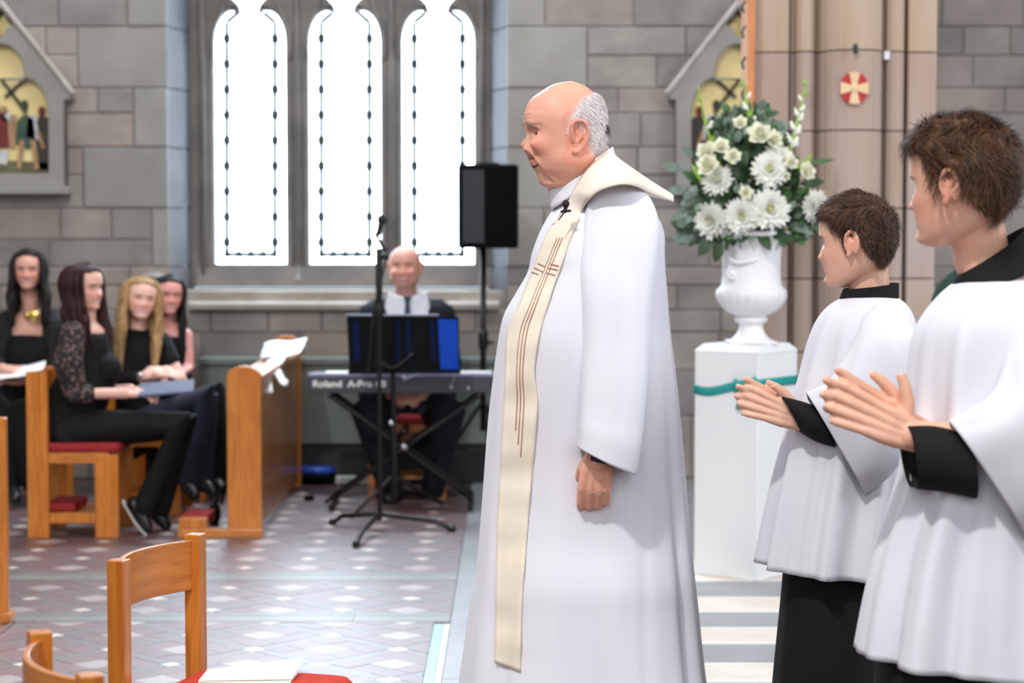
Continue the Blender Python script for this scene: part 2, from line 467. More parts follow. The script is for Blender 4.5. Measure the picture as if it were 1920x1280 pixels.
def clipY(pts, y0, y1, x0, x1):
    def clip(P, f):
        o = []
        for i in range(len(P)):
            a, b = P[i], P[(i+1) % len(P)]; fa, fb = f(a), f(b)
            if fa >= 0: o.append(a)
            if (fa >= 0) != (fb >= 0):
                t = fa/(fa-fb); o.append((a[0]+(b[0]-a[0])*t, a[1]+(b[1]-a[1])*t))
        return o
    for f in (lambda p: p[1]-y0, lambda p: y1-p[1], lambda p: p[0]-x0, lambda p: x1-p[0]):
        if not pts: return pts
        pts = clip(pts, f)
    return pts
def flat_tile(bm, pts, z=0.0):
    if len(pts) < 3: return False
    ar = abs(sum(pts[i][0]*pts[(i+1) % len(pts)][1]-pts[(i+1) % len(pts)][0]*pts[i][1] for i in range(len(pts))))/2
    if ar < 3e-4: return False
    c = (sum(p[0] for p in pts)/len(pts), sum(p[1] for p in pts)/len(pts))
    sh = [(c[0]+(p[0]-c[0])*(1-0.0013/max(0.02, math.hypot(p[0]-c[0], p[1]-c[1]))), c[1]+(p[1]-c[1])*(1-0.0013/max(0.02, math.hypot(p[0]-c[0], p[1]-c[1])))) for p in pts]
    top = random.uniform(-0.0012, 0.0)+z
    prism(bm, sh, 0.006+top, 'z', -0.006); return True
AX, AY, D = -0.655, 7.68, 0.2525
def cell(cx, cy):
    """one diamond of the pattern: list of (points, material)"""
    s = D*math.sqrt(2); e = 0.024     # side, half strip
    def R(u, v): return (cx+(u-v)*math.sqrt(.5), cy+(u+v)*math.sqrt(.5))
    def rect(u0, u1, v0, v1): return [R(u0, v0), R(u1, v0), R(u1, v1), R(u0, v1)]
    h = s/2; c = 0.058; out = []
    out.append((rect(-c, c, -c, c), 'tile_grey'))
    a = h-e
    for su in (-1, 0, 1):
        for sv in (-1, 0, 1):
            if su == 0 and sv == 0: continue
            U = sorted((su*c, su*a)) if su else (-c, c); V = sorted((sv*c, sv*a)) if sv else (-c, c)
            out.append((rect(U[0], U[1], V[0], V[1]), 'tile_red'))
    out.append((rect(-h+e, h-e, h-e, h+e), 'tile_dark')); out.append((rect(h-e, h+e, -h+e, h-e), 'tile_dark'))
    out.append((rect(h-e-.006, h+e+.006, h-e-.006, h+e+.006), 'tile_white'))
    return out
def field(y0, y1, x0, x1, single):
    bms = {}
    for i in range(-14, 6):
        for j in range(-20, 16):
            if (i+j) % 2: continue          # large pieces at even parity shifted by one
            cx, cy = AX+(i+1)*D, AY+j*D
            if cx < x0-0.4 or cx > x1+0.4 or cy < y0-0.4 or cy > y1+0.4: continue
            for pts, mm in cell(cx, cy):
                p = clipY(pts, y0, y1, x0, x1)
                if len(p) < 3: continue
                if single:
                    bm = bmesh.new()
                    if flat_tile(bm, p): link('tile', bm, M[mm], fl)
                    else: bm.free()
                else:
                    k = mm if mm != 'tile_red' else 'tile_red%d' % random.randrange(4)
                    flat_tile(bms.setdefault(k, bmesh.new()), p)
    for k, bm in bms.items():
        o = link('tile_field', bm, M[k[:8] if k.startswith('tile_red') else k], fl); o['kind'] = 'stuff'
field(6.62, 7.93, -1.86, -0.292, True)
field(4.6, 6.615, -3.2, -0.292, False)
field(6.62, 7.93, -3.6, -1.865, False)
field(8.11, 8.86, -3.6, -0.232, False)
field(9.05, 12.4, -3.6, -0.232, False)
for (a, b) in ((7.93, 8.11), (8.86, 9.05)):
    for (y0, y1, mm) in ((a, a+0.04, 'tile_dark'), (a+0.04, b-0.06, 'band'), (b-0.06, b-0.03, 'tile_dark'), (b-0.03, b, 'band')):
        x = -3.6
        while x < -0.24:
            x2 = min(x+0.6, -0.232); link('border_strip', BX(x+.001, x2-.001, y0+.001, y1-.001, -0.006, 0.0), M[mm], fl); x = x2
for k in range(11):
    y0 = 4.6+k*0.3; y1 = min(y0+0.3, 7.93)
    link('edge_strip', BX(-0.29, -0.256, y0+.001, y1-.001, -.006, 0), M['cyan'], fl)
    link('edge_strip', BX(-0.254, -0.232, y0+.001, y1-.001, -.006, 0), M['tile_white'], fl)
# marble on the other side
for i, x in enumerate([-0.23]):
    for k in range(10):
        y0 = 4.6+k*0.78
        link('marble_slab', BX(x+.001, x+.578, y0+.001, y0+.778, -.006, -0.0002*((i+k) % 3)), M['marble'], fl)
st = [12.4, 11.2, 10.6, 9.98, 9.36, 8.84, 8.47, 8.13, 7.83, 7.51, 7.19, 6.88, 6.56, 6.24, 5.9, 5.5]
for k in range(len(st)-1):
    y1, y0 = st[k], st[k+1]
    white = (k % 2 == 0)
    if k < 4: white = False
    if k == 4: white = True
    if k >= 5: white = (k % 2 == 0)
    for x in (0.35, 1.25, 2.15, 3.1):
        x2 = {0.35: 1.25, 1.25: 2.15, 2.15: 3.1, 3.1: 4.2}[x]
        if white:
            link('marble_slab', BX(x+.001, x2-.001, y0+.04, y1-.04, -.006, 0), M['cream'], fl)
            link('marble_edge', BX(x+.001, x2-.001, y0+.001, y0+.038, -.006, 0.001), M['marble_w'], fl)
            link('marble_edge', BX(x+.001, x2-.001, y1-.038, y1-.001, -.006, 0.001), M['marble_w'], fl)
        else:
            link('marble_slab', BX(x+.001, x2-.001, y0+.001, y1-.001, -.006, 0), M['marble'], fl)
# ------------------------------------------------------------------ radiator casing along the wall
M['greypaint'] = mat('grey_green_paint', rgb(112, 122, 118), 0.4, rgb(104, 114, 110), scale=3)
M['darkbase'] = mat('dark_plinth', rgb(42, 46, 46), 0.6, rgb(34, 36, 37), scale=4)
RY = 12.18
rc = thing('radiator_casing', 'long grey-green painted casing along the wall under the window sill', 'casing', (Xp(660, RY), RY+0.1, 0))
def local(o, root):
    o.parent = root; o.matrix_parent_inverse = root.matrix_world.inverted() if False else Matrix.Translation(-root.location) if root.rotation_euler.z == 0 else (Matrix.Translation(root.location) @ Matrix.Rotation(root.rotation_euler.z, 4, 'Z')).inverted()
    return o
def PL(root, name, bm, m, **k): return local(link(name, bm, m, **k), root)
xs = [375, 560, 745, 955]
for a, b in zip(xs[:-1], xs[1:]):
    bm = BX(Xp(a, RY)+.004, Xp(b, RY)-.004, RY, RY+0.2, Zp(832, RY), Zp(684, RY))
    PL(rc, 'panel', bm, M['greypaint'], bevel=0.006)
PL(rc, 'top', BX(Xp(372, RY), Xp(958, RY), RY-0.02, RY+0.22, Zp(684, RY), Zp(670, RY)), M['greypaint'], bevel=0.008)
PL(rc, 'plinth', BX(Xp(378, RY), Xp(952, RY), RY+0.04, RY+0.2, 0, Zp(832, RY)), M['darkbase'])
# ------------------------------------------------------------------ stone pillar
M['pillar'] = mat('pillar_stone', (1, 1, 1, 1), 0.85, (0.90, 0.78, 0.64, 1), scale=1.6, detail=7, bump=0.12, bscale=18, stretch=(5, 5, 0.6),
                  objrand=[rgb(186, 172, 164), rgb(178, 162, 156), rgb(190, 176, 160)])
PY = 9.72
def pc(px): return Xp(px, PY)
prof = [(1413, .30), (1413, .02), (1474, .0), (1480, .035), (1487, .05)]
def roll(x0, x1, y, n=6, out=0.05):
    return [(x0+(x1-x0)*(0.5-0.5*math.cos(PI*k/n)), y-out*math.sin(PI*k/n)) for k in range(n+1)]
prof += roll(1488, 1524, .01, 6, .045)+[(1529, .045), (1534, .0)]
prof += roll(1540, 1646, -.03, 10, .10)
prof += [(1651, .03)]+roll(1656, 1690, .01, 6, .045)+[(1694, .045), (1700, .01), (1752, .02), (1752, .30)]
plan = [(pc(x), PY+y) for x, y in prof]
xc = pc(1582)
plan += [(2*xc-x, PY+0.6-(y-PY)) for x, y in plan]
pj = [-420, -210, -55, 93, 243, 389, 522, 660, 800, 945, 1040]
pil = struct(thing('pillar', 'clustered stone pillar of coursed drums behind the flower pedestal', 'pillar', (xc, PY+.3, 0))); del pil['category']
zs = [4.6]+[Zp(p, PY-.1) for p in pj[2:]]+[0.0]
for i in range(len(zs)-1):
    if zs[i]-zs[i+1] < .02: continue
    bm = bmesh.new(); prism(bm, plan, zs[i]-zs[i+1]-0.006, 'z', zs[i+1])
    PL(pil, 'drum_stone', bm, M['pillar'], bevel=0.003)
bm = bmesh.new(); cxm = sum(p[0] for p in plan)/len(plan); cym = PY+.3
prism(bm, [(cxm+(x-cxm)*.975, cym+(y-cym)*.95) for x, y in plan], 4.55, 'z', 0.01)
PL(pil, 'mortar_core', bm, mat('dark_joint', rgb(60, 54, 52), .9))
bm = bmesh.new(); tube(bm, [W(1604, 86, PY-.165), W(1604, 97, PY-.16)], 0.012, 8)
PL(pil, 'hook', bm, M['lead'])
PL(pil, 'label_patch', BX(pc(1651), pc(1661), PY-.03, PY+.03, Zp(112, PY), Zp(97, PY)), mat('white_patch', rgb(225, 225, 230), .7))
# consecration cross
M['red'] = mat('red_enamel', rgb(190, 38, 42), .5, rgb(176, 34, 40), scale=9)
M['creamp'] = mat('cream_enamel', rgb(232, 200, 158), .5, rgb(222, 188, 148), scale=9)
cy_ = PY-.145
c0 = W(1602, 165, cy_)
cr = thing('wall_cross', 'round red plaque with cream splayed cross mounted on pillar', 'plaque', c0)
bm = bmesh.new(); prism(bm, [(c0.x+.064*math.cos(2*PI*k/32), c0.z+.073*math.sin(2*PI*k/32)) for k in range(32)], .014, 'y', cy_)
PL(cr, 'disc', bm, M['red'], bevel=.002)
bm = bmesh.new()
for k in range(4):
    a = k*PI/2; ca, sa = math.cos(a), math.sin(a)
    pts = [(.010, -.012), (.066, -.026), (.0685, 0), (.066, .026), (.010, .012)]
    prism(bm, [(c0.x+(u*ca-v*sa)*.93, c0.z+(u*sa+v*ca)*1.05) for u, v in pts], .006, 'y', cy_-.006)
PL(cr, 'cross_arms', bm, M['creamp'])
bm = bmesh.new(); ellip(bm, c0+Vector((0, -.004, 0)), (.022, .007, .022)); PL(cr, 'boss', bm, M['creamp'], smooth=True)
# hymn board on the pillar's side: seen edge on
M['orange_wood'] = wood_mat('orange_wood', rgb(214, 134, 62), rgb(190, 108, 44))
hb = thing('banner_board', 'tall orange wooden board seen edge-on at the pillar side', 'board', W(1405, 212, 9.62))
PL(hb, 'edge_post', BX(Xp(1398, 9.62), Xp(1411, 9.62), 9.60, 9.64, Zp(225, 9.62), 2.75), M['orange_wood'], bevel=.002)
PL(hb, 'face', BX(Xp(1400, 9.62), Xp(1409, 9.62), 9.64, 9.93, Zp(225, 9.62), 2.75), M['orange_wood'])
for y in (12, 60, 118, 175):
    bm = bmesh.new()
    tube(bm, [W(1397, y-10, 9.64), W(1391, y, 9.64), W(1394, y+10, 9.64)], .006, 6)
    PL(hb, 'hook', bm, M['lead'])
PL(hb, 'bracket', BX(Xp(1404, 9.7), Xp(1404, 9.7)+.06, 9.78, 9.82, 2.0, 2.04), M['lead'])
# ------------------------------------------------------------------ painted stations in stone gabled frames
M['gold'] = mat('gilded_ground', rgb(236, 218, 158), .55, rgb(226, 206, 140), scale=5)
M['ptdark'] = mat('painted_dark', rgb(44, 40, 34), .6, rgb(58, 54, 40), scale=14)
M['ptgreen'] = mat('painted_green', rgb(66, 84, 62), .6, rgb(40, 70, 66), scale=14)
M['ptflesh'] = mat('painted_flesh', rgb(176, 142, 104), .6, rgb(150, 112, 80), scale=24)
M['ptwhite'] = mat('painted_white', rgb(206, 206, 204), .6, rgb(170, 176, 186), scale=24)
M['ptred'] = mat('painted_red', rgb(124, 30, 26), .6, rgb(96, 24, 22), scale=14)
M['ptgrass'] = mat('painted_ground', rgb(104, 102, 70), .6, rgb(84, 84, 60), scale=14)
SYF = WY-.11
def station(cx, label, mirror):
    """cx: pixel centre; frame half width 126 px"""
    def P(u, v): return (Xp(cx+u, SYF), Zp(v, SYF))
    root = thing('station_frame', label, 'wall shrine', (Xp(cx, SYF), WY-.05, Zp(365, SYF)), 0, 'gabled stone stations on the wall')
    A = []
    # trefoil opening
    op = [(-86, 325), (-86, 215)]
    for k in range(1, 8): t = k/7*PI*.55; op.append((-44-42*math.cos(t), 215-68*math.sin(t)))
    for k in range(0, 10): t = PI*(1.08-k/9*.58); op.append((0+42*math.cos(t), 135-52*math.sin(t)))
    op = op+[(-x, y) for x, y in op[::-1]][1:]
    op = [(u, v) for u, v in op]
    outer = [(-116, 350), (-116, 187), (-128, 187), (-128, 172), (0, 10), (128, 172), (128, 187), (116, 187), (116, 350)]
    q = []
    for k in range(16):
        t = 2*PI*k/16; r = 17+5*math.cos(4*t); q.append((r*math.cos(t), 43+r*1.25*math.sin(t)))
    bm = ply2d([P(u, v) for u, v in outer], [[P(u, v) for u, v in op], [P(u, v) for u, v in q]], .11, .008, SYF+.055)
    PL(root, 'gable_frame', bm, M['ashlar'])
    bm = bmesh.new(); prism(bm, [P(-122, 350), P(122, 350), P(122, 364), P(-122, 364)], .14, 'y', SYF-.03)
    PL(root, 'ledge', bm, M['ashlar'], bevel=.006)
    # coping along the gable slopes
    bm = bmesh.new()
    for s in (-1, 1):
        a = P(0, 6); b = P(s*130, 174)
        tube(bm, [(a[0], SYF+.01, a[1]), (b[0], SYF+.01, b[1])], .02, 8)
    PL(root, 'coping', bm, M['sill'], smooth=True)
    bm = bmesh.new(); prism(bm, [P(-95, 332), P(95, 332), P(95, 160), P(0, 24), P(-95, 160)], .01, 'y', SYF+.075); PL(root, 'painted_panel', bm, M['gold'])
    yb = SYF+.068
    def poly(pts, m, nm):
        bm = bmesh.new(); prism(bm, [P(mirror*u, v) for u, v in pts], .007, 'y', yb); PL(root, nm, bm, m)
    def blob(u, v, ru, rv, m, nm='painted_figure'):
        poly([(u+ru*math.cos(2*PI*k/14), v+rv*math.sin(2*PI*k/14)) for k in range(14)], m, nm)
    poly([(-88, 328), (-88, 296), (88, 304), (88, 328)], M['ptgrass'], 'painted_ground')
    poly([(58, 318), (56, 240), (64, 216), (80, 218), (88, 230), (88, 318)], M['ptdark'], 'painted_figure')
    yb -= .004
    # generic group of walking figures and a bearer of a beam
    poly([(20, 268), (24, 225), (38, 212), (54, 222), (58, 262), (44, 280)], M['ptgreen'], 'painted_figure')
    poly([(40, 256), (44, 214), (58, 214), (66, 262)], M['ptwhite'], 'painted_figure')
    blob(38, 196, 7, 10, M['ptdark']); blob(70, 208, 7, 10, M['ptred'])
    yb -= .004
    for pts in ([(28, 262), (38, 262), (30, 316), (22, 314)], [(48, 262), (58, 262), (64, 316), (56, 318)], [(60, 246), (66, 244), (76, 276), (70, 278)], [(12, 214), (22, 214), (20, 278), (8, 276)]):
        poly(pts, M['ptflesh'], 'painted_figure')
    poly([(-30, 278), (-26, 226), (-8, 208), (6, 222), (8, 276)], M['ptred'], 'painted_figure')
    poly([(-14, 306), (-10, 282), (6, 280), (4, 308)], M['ptwhite'], 'painted_figure')
    blob(-2, 206, 8, 9, M['ptflesh']); blob(4, 218, 10, 9, M['ptwhite'])
    poly([(-80, 316), (-76, 226), (-60, 210), (-46, 232), (-44, 316)], M['ptdark'], 'painted_figure'); blob(-60, 206, 8, 11, M['ptflesh'])
    poly([(-6, 150), (-2, 147), (44, 208), (38, 212)], M['ptdark'], 'painted_beam')
    poly([(36, 146), (41, 150), (4, 184), (0, 179)], M['ptdark'], 'painted_beam')
station(9, 'gabled stone frame with gold painted figures on the wall above the choir', 1)
station(1381, 'gabled stone frame with gold painting on the wall behind the flower arrangement', -1)
# ------------------------------------------------------------------ people: shared builders
import numpy as np
from mathutils.bvhtree import BVHTree
def interp(tab, x):
    n = len(tab)
    if x <= tab[0][0]: return tab[0][1]
    if x >= tab[-1][0]: return tab[-1][1]
    i = 0
    while tab[i+1][0] < x: i += 1
    def sl(k):
        if k == 0 or k == n-1: return None
        h0, h1 = tab[k][0]-tab[k-1][0], tab[k+1][0]-tab[k][0]
        d0, d1 = (tab[k][1]-tab[k-1][1])/max(h0, 1e-9), (tab[k+1][1]-tab[k][1])/max(h1, 1e-9)
        return 0 if d0*d1 <= 0 else 2*d0*d1/(d0+d1)
    h = tab[i+1][0]-tab[i][0]; d = (tab[i+1][1]-tab[i][1])/max(h, 1e-9)
    m0, m1 = sl(i), sl(i+1)
    m0 = 1.5*d-.5*m1 if m0 is None and m1 is not None else (d if m0 is None else m0)
    m1 = 1.5*d-.5*m0 if m1 is None else m1
    t = (x-tab[i][0])/h; t2, t3 = t*t, t*t*t
    return (2*t3-3*t2+1)*tab[i][1]+(t3-2*t2+t)*h*m0+(-2*t3+3*t2)*tab[i+1][1]+(t3-t2)*h*m1
G = lambda x, s: math.exp(-(x/s)**2)
HEAD = {  # metres, eye line at z 0, face towards -x
 'front': [(-.112, -.050), (-.108, -.070), (-.100, -.084), (-.090, -.088), (-.078, -.083), (-.045, -.088), (-.01, -.088), (.008, -.087), (.024, -.094), (.045, -.095), (.07, -.088), (.09, -.072), (.105, -.045), (.112, -.015), (.115, .0)],
 'back': [(-.112, -.035), (-.1, -.005), (-.085, .028), (-.065, .058), (-.045, .078), (-.02, .092), (.01, .099), (.04, .097), (.07, .086), (.09, .068), (.105, .040), (.115, .012)],
 'width': [(-.112, .010), (-.107, .024), (-.095, .040), (-.08, .051), (-.05, .063), (-.02, .070), (.01, .0735), (.04, .0745), (.065, .069), (.085, .056), (.1, .039), (.11, .022), (.115, .008)],
 'nose': .024, 'nose_z': -.034, 'jowl': 0.0, 'brow': .004, 'lip': .005, 'wide': 1.0, 'smooth': 0.0}
def head_point(H, z, phi):
    xf, xb, w = interp(H['front'], z), interp(H['back'], z), interp(H['width'], z)*H['wide']
    xfr = xf; zt = H['front'][-1][0]; zb = H['front'][0][0]
    sm = max(0, min(1, (zt-.04-z)/.03, (z-zb-.012)/.012))*H.get('smooth', 0)
    if sm > 0:
        av = sum(interp(H['front'], z+d)*wt for d, wt in ((-.036, .14), (-.024, .16), (-.012, .2), (.012, .2), (.024, .16), (.036, .14)))
        xf = xf+(av-xf)*sm
    c = min(max(.018, xf+(xb-xf)*.35), xf+(xb-xf)*.62)
    cs, sn = math.cos(phi), math.sin(phi)      # phi 0 = front
    if cs > 0:
        e = 2.0/2.35
        x = c-(c-xf)*abs(cs)**e; y = w*math.copysign(abs(sn)**e, sn)
    else:
        x = c+(xb-c)*abs(cs); y = w*sn
    if cs > 0:
        ay = abs(y)
        x += (xfr-xf)*G(y, .026)
        nz = H['nose_z']; nt = H['nose']
        if nz-.012 < z < .012:
            if z > nz: t = 1-(z-nz)/(.012-nz); d = nt*(t**1.15); sg = .0065+.0045*t
            else: t = 1-(nz-z)/.012; d = nt*t**.7; sg = .011
            x -= d*G(y, sg)
        x -= .009*G(ay-.0125, .006)*G(z-nz-.002, .008)
        x += .013*G(ay-.032, .016)*G(z-.002, .012)
        x -= H['brow']*G(ay-.026, .02)*G(z-.022, .008)
        x -= (.006+H['jowl']*.3)*G(ay-.046, .016)*G(z+.028, .018)
        x -= H['lip']*(G(z+.054, .0055)+.95*G(z+.067, .006))*G(y, .020)
        x += .004*G(z+.0605, .0022)*G(y, .022)
        x -= .004*G(z+.094, .010)*G(y, .016)
    y *= 1+H['jowl']*2.2*G(z+.07, .028)
    return Vector((x, y, z))
def face_at(H, z, y):
    lo, hi = 0.0, PI*.5
    for _ in range(22):
        m = (lo+hi)/2
        if head_point(H, z, m).y < abs(y): lo = m
        else: hi = m
    p = head_point(H, z, lo); return Vector((p.x, y, z))
def face_tube(bm, H, T, pts, rr, off=0.0, seg=6, sm=3):
    P = [face_at(H, z, y)+Vector((-off, 0, 0)) for y, z in pts]
    tube(bm, [T @ p for p in P], rr, seg, smooth=sm)
def add_head(bm, H, T, ears=True, nu=72, nv=84):
    """T: 4x4 head-local to world"""
    z0, z1 = H['front'][0][0], .115
    secs = []
    for i in range(nv+1):
        t = i/nv; z = z0+(z1-z0)*(0.5-0.5*math.cos(PI*(0.02+0.96*t)))
        secs.append([T @ head_point(H, z, 2*PI*j/nu) for j in range(nu)])
    rings(bm, secs)
    if ears:
        for s in (-1, 1):
            w = .0745*H['wide']
            def E(x, y, z): return T @ Vector((x, s*(w+y), z))
            # rim
            arc = []
            for k in range(11):
                a = math.radians(215-k*27)
                arc.append(E(.022+.017*math.cos(a)*1.0, .006+.006*(k/10)*(1-k/10)*4, .0+.030*math.sin(a)))
            tube(bm, arc, [.004]+[.0052]*9+[.0045], 8)
            tube(bm, [E(.012, -.002, .012), E(.024, .004, .0), E(.016, .001, -.020)], [.009, .010, .008], 8)
            tube(bm, [E(.013, .003, -.022), E(.010, .003, -.030)], [.0075, .0065], 8)   # lobe
            tube(bm, [E(.030, .006, .016), E(.036, .008, -.002), E(.026, .005, -.018)], [.006, .006, .005], 8)
def add_lids(bm, T, H, openness=.5):
    for s in (-1, 1):
        face_tube(bm, H, T, [(s*.018, -.001), (s*.025, .0048+.003*openness), (s*.034, .0052+.003*openness), (s*.045, -.0005)], [.0018, .0028, .003, .002], -.0005)
        face_tube(bm, H, T, [(s*.018, -.001), (s*.026, -.0062), (s*.036, -.0058), (s*.045, -.0005)], [.0018, .0024, .0024, .0018], -.0005)
def add_eyes(T, H, parent, iris=(90, 70, 50), r=.0118, sink=.0015, white=None, look=(0, 0)):
    for s in (-1, 1):
        p = face_at(H, .0, s*.032); c = p+Vector((r-.0025+sink, 0, .0003))
        bm = bmesh.new(); ellip(bm, (0, 0, 0), (r, r, r), u=20, v=14)
        for v in bm.verts: v.co = T @ (v.co+c)
        local(link('eye', bm, white or MEYE, smooth=True), parent)
        d = Vector((-1, look[0], look[1])).normalized()
        bm = bmesh.new(); ellip(bm, (0, 0, 0), (.0052, .0052, .0052), u=14, v=10)
        for v in bm.verts: v.co = T @ (v.co+c+d*(r-.0040))
        local(link('iris', bm, IRIS, smooth=True), parent)
IRIS = mat('iris', rgb(58, 44, 36), .3)
MEYE = mat('eye_white', rgb(205, 196, 190), .4)
def frame_from(xdir, zdir, loc, flip=1.0, s=1.0):
    x = Vector(xdir).normalized(); z = Vector(zdir); z = (z-x*z.dot(x)).normalized(); y = z.cross(x)*flip
    m = Matrix((x*s, y*s, z*s)).transposed().to_4x4(); m.translation = Vector(loc); return m
def add_hand(bm, Mx, curls=(.3, .3, .3, .3), thumb=(.5, .2), spread=.06, L=1.0, fr=1.0, relax=0.0):
    """local: +x along fingers, +y thumb side, +z back of the hand; wrist at origin"""
    def T(v): return Mx @ Vector(v)
    sc = Mx.to_scale().x
    # palm
    for (ya, yb) in ((.026, .028), (.009, .010), (-.009, -.009), (-.025, -.026)):
        tube(bm, [T((.0, ya*.62, 0)), T((.045, ya*.9, .001)), T((.088-abs(yb)*.12, yb, 0))], [.0135*sc, .0145*sc, .0105*sc], 10)
    tube(bm, [T((-.03, 0, 0)), T((.02, 0, 0))], [.024*sc, .024*sc], 12, flat=.72, up=Mx.to_3x3() @ Vector((0, 1, 0)))
    tube(bm, [T((.012, .018, -.006)), T((.05, .03, -.008))], [.014*sc, .012*sc], 10)
    tube(bm, [T((.02, -.022, -.006)), T((.06, -.024, -.006))], [.012*sc, .010*sc], 10)
    lens = [(.040, .026, .021), (.045, .029, .023), (.042, .027, .022), (.033, .021, .019)]
    ys = [.028, .0095, -.0095, -.0265]; rs = [.0088, .0090, .0086, .0076]
    for i in range(4):
        p = Vector((.087-abs(ys[i])*.12, ys[i], 0)); a = curls[i]*.9; sp = spread*(1.5-i)
        pts = [T(p)]; cum = 0
        for k, l in enumerate(lens[i]):
            cum += curls[i]*(0.75, 1.05, .7)[k]
            d = Vector((math.cos(cum)*math.cos(sp), math.cos(cum)*math.sin(sp), -math.sin(cum)))
            p = p+d*l*L; pts.append(T(p))
        r = rs[i]*sc*fr
        tube(bm, pts, [r*1.04, r*1.02, r*.95, r*.80], 10)
        for q in (1, 2): ellip(bm, pts[q], (r*1.04, r*1.04, r*1.04), u=10, v=8)
    # thumb
    a, b = thumb     # opening sideways, curl towards palm
    p = Vector((.022, .024, -.006)); pts = [T(p)]
    ang = a+.35
    for l, da in ((.036, 0), (.032, -.25), (.024, -.15)):
        ang += da
        d = Vector((math.cos(ang)*math.cos(b), math.sin(ang)*math.cos(b), -math.sin(b)))
        p = p+d*l*L; pts.append(T(p))
    tube(bm, pts, [.0135*sc, .0115*sc*fr, .0100*sc*fr, .0075*sc*fr], 10)
def remesh_body(name, bm, voxel, m, colfn, parent, sm=2):
    me = bpy.data.meshes.new('t'); bmesh.ops.recalc_face_normals(bm, faces=bm.faces[:]); bm.to_mesh(me); bm.free()
    o = bpy.data.objects.new('t', me); C.objects.link(o)
    r = o.modifiers.new('r', 'REMESH'); r.mode = 'VOXEL'; r.voxel_size = voxel; r.adaptivity = 0.0
    s = o.modifiers.new('s', 'SMOOTH'); s.factor = .5; s.iterations = sm
    dg = bpy.context.evaluated_depsgraph_get(); dg.update()
    out = bpy.data.meshes.new_from_object(o.evaluated_get(dg)); bpy.data.objects.remove(o); bpy.data.meshes.remove(me)
    out.name = name
    n = len(out.vertices); co = np.empty(n*3, 'f'); out.vertices.foreach_get('co', co); co = co.reshape(-1, 3)
    col = np.ones((n, 4), 'f'); col[:, :3] = colfn(co)
    at = out.color_attributes.new('Col', 'FLOAT_COLOR', 'POINT'); at.data.foreach_set('color', col.ravel())
    out.polygons.foreach_set('use_smooth', [True]*len(out.polygons))
    out.materials.clear(); out.materials.append(m)
    ob = bpy.data.objects.new(name, out); C.objects.link(ob)
    if parent: local(ob, parent)
    return ob
def lin(c): return np.array(rgb(*c)[:3])
def face_colors(T, base, H, lips=(190, 110, 105), brow=(110, 90, 75), blush=.25, stubble=None, smile=0.0, hairc=None, hairmask=None, brows=1.0):
    Ti = np.array(T.inverted())
    B, Lp, Br = lin(base), lin(lips), lin(brow)
    red = B*np.array([1.0, .74, .70])
    def g(x, s): return np.exp(-(x/s)**2)
    def mixc(c, col, f): return c*(1-f[:, None])+col[None, :]*f[:, None]
    def fn(co):
        P = co @ Ti[:3, :3].T+Ti[:3, 3]
        x, y, z = P[:, 0], P[:, 1], P[:, 2]; ay = np.abs(y)
        near = (np.abs(z) < .14) & (ay < .12) & (x > -.15) & (x < .15)
        front = near & (x < -.02)
        c = np.tile(B, (len(co), 1))
        f = np.where(front, blush*(g(ay-.046, .022)*g(z+.03, .024)+g(y, .016)*g(z-H['nose_z'], .014)), 0); c = mixc(c, red, np.clip(f*1.6, 0, .9))
        f = np.where(near & (ay > .074*H['wide']), .55, 0); c = mixc(c, red, f)
        if stubble is not None:
            f = np.where(front, .8*np.clip(g(z+.075, .035)*g(ay, .055)*1.3, 0, 1), 0); c = mixc(c, lin(stubble), f)
        # lips follow a curve that rises at the corners with a smile
        lift = smile*6.0*ay**2*4
        zz = z+.061-lift
        hw = .024+.012*smile
        f = np.where(front & (ay < hw), np.clip(1.3-np.abs(zz)/(.0085+.0045*smile), 0, 1), 0); c = mixc(c, Lp, np.clip(f, 0, .9))
        if smile > .3:
            f = np.where(front & (ay < hw*.85), np.clip(1.5-np.abs(zz+.0005)/.0034, 0, 1)*.9, 0); c = mixc(c, lin((232, 222, 214)), f)
        else:
            f = np.where(front & (ay < hw), np.clip(1.2-np.abs(zz)/.0016, 0, 1), 0); c = mixc(c, lin((90, 40, 38)), f)
        f = np.where(front, brows*np.clip(1.35*g(ay-.031, .016)**.5*g(z-.021+ay*.05, .0048)-.15, 0, 1), 0); c = mixc(c, Br, f)
        f = np.where(front, (.45 if smile < .2 else .85)*g(ay-.032, .017)*g(z-.002, .010), 0); c = mixc(c, B*np.array([.55, .42, .40]), f)
        if hairmask is not None:
            f = hairmask(x, y, z)*near; c = mixc(c, lin(hairc), np.clip(f, 0, 1))
        return c
    return fn
def skin_mat(name): return mat(name, (1, 1, 1, 1), .48, (.93, .92, .92, 1), scale=60, bump=.05, bscale=220, vcol='Col', sss=.12)
MSKIN = skin_mat('skin')
def hair_strands(bm, roots, wid=.0012, seg=4):
    """roots: list of polylines (Vector lists); adds thin tapered ribbons facing outward"""
    for pts, nrm in roots:
        n = len(pts); L = []; R = []
        for i, p in enumerate(pts):
            d = (pts[min(i+1, n-1)]-pts[max(i-1, 0)])
            sde = d.cross(nrm)
            sde = sde.normalized() if sde.length > 1e-9 else Vector((1, 0, 0))
            ww = wid*(1-.8*i/(n-1))
            L.append(bm.verts.new(p-sde*ww)); R.append(bm.verts.new(p+sde*ww))
        for i in range(n-1): bm.faces.new([L[i], R[i], R[i+1], L[i+1]])
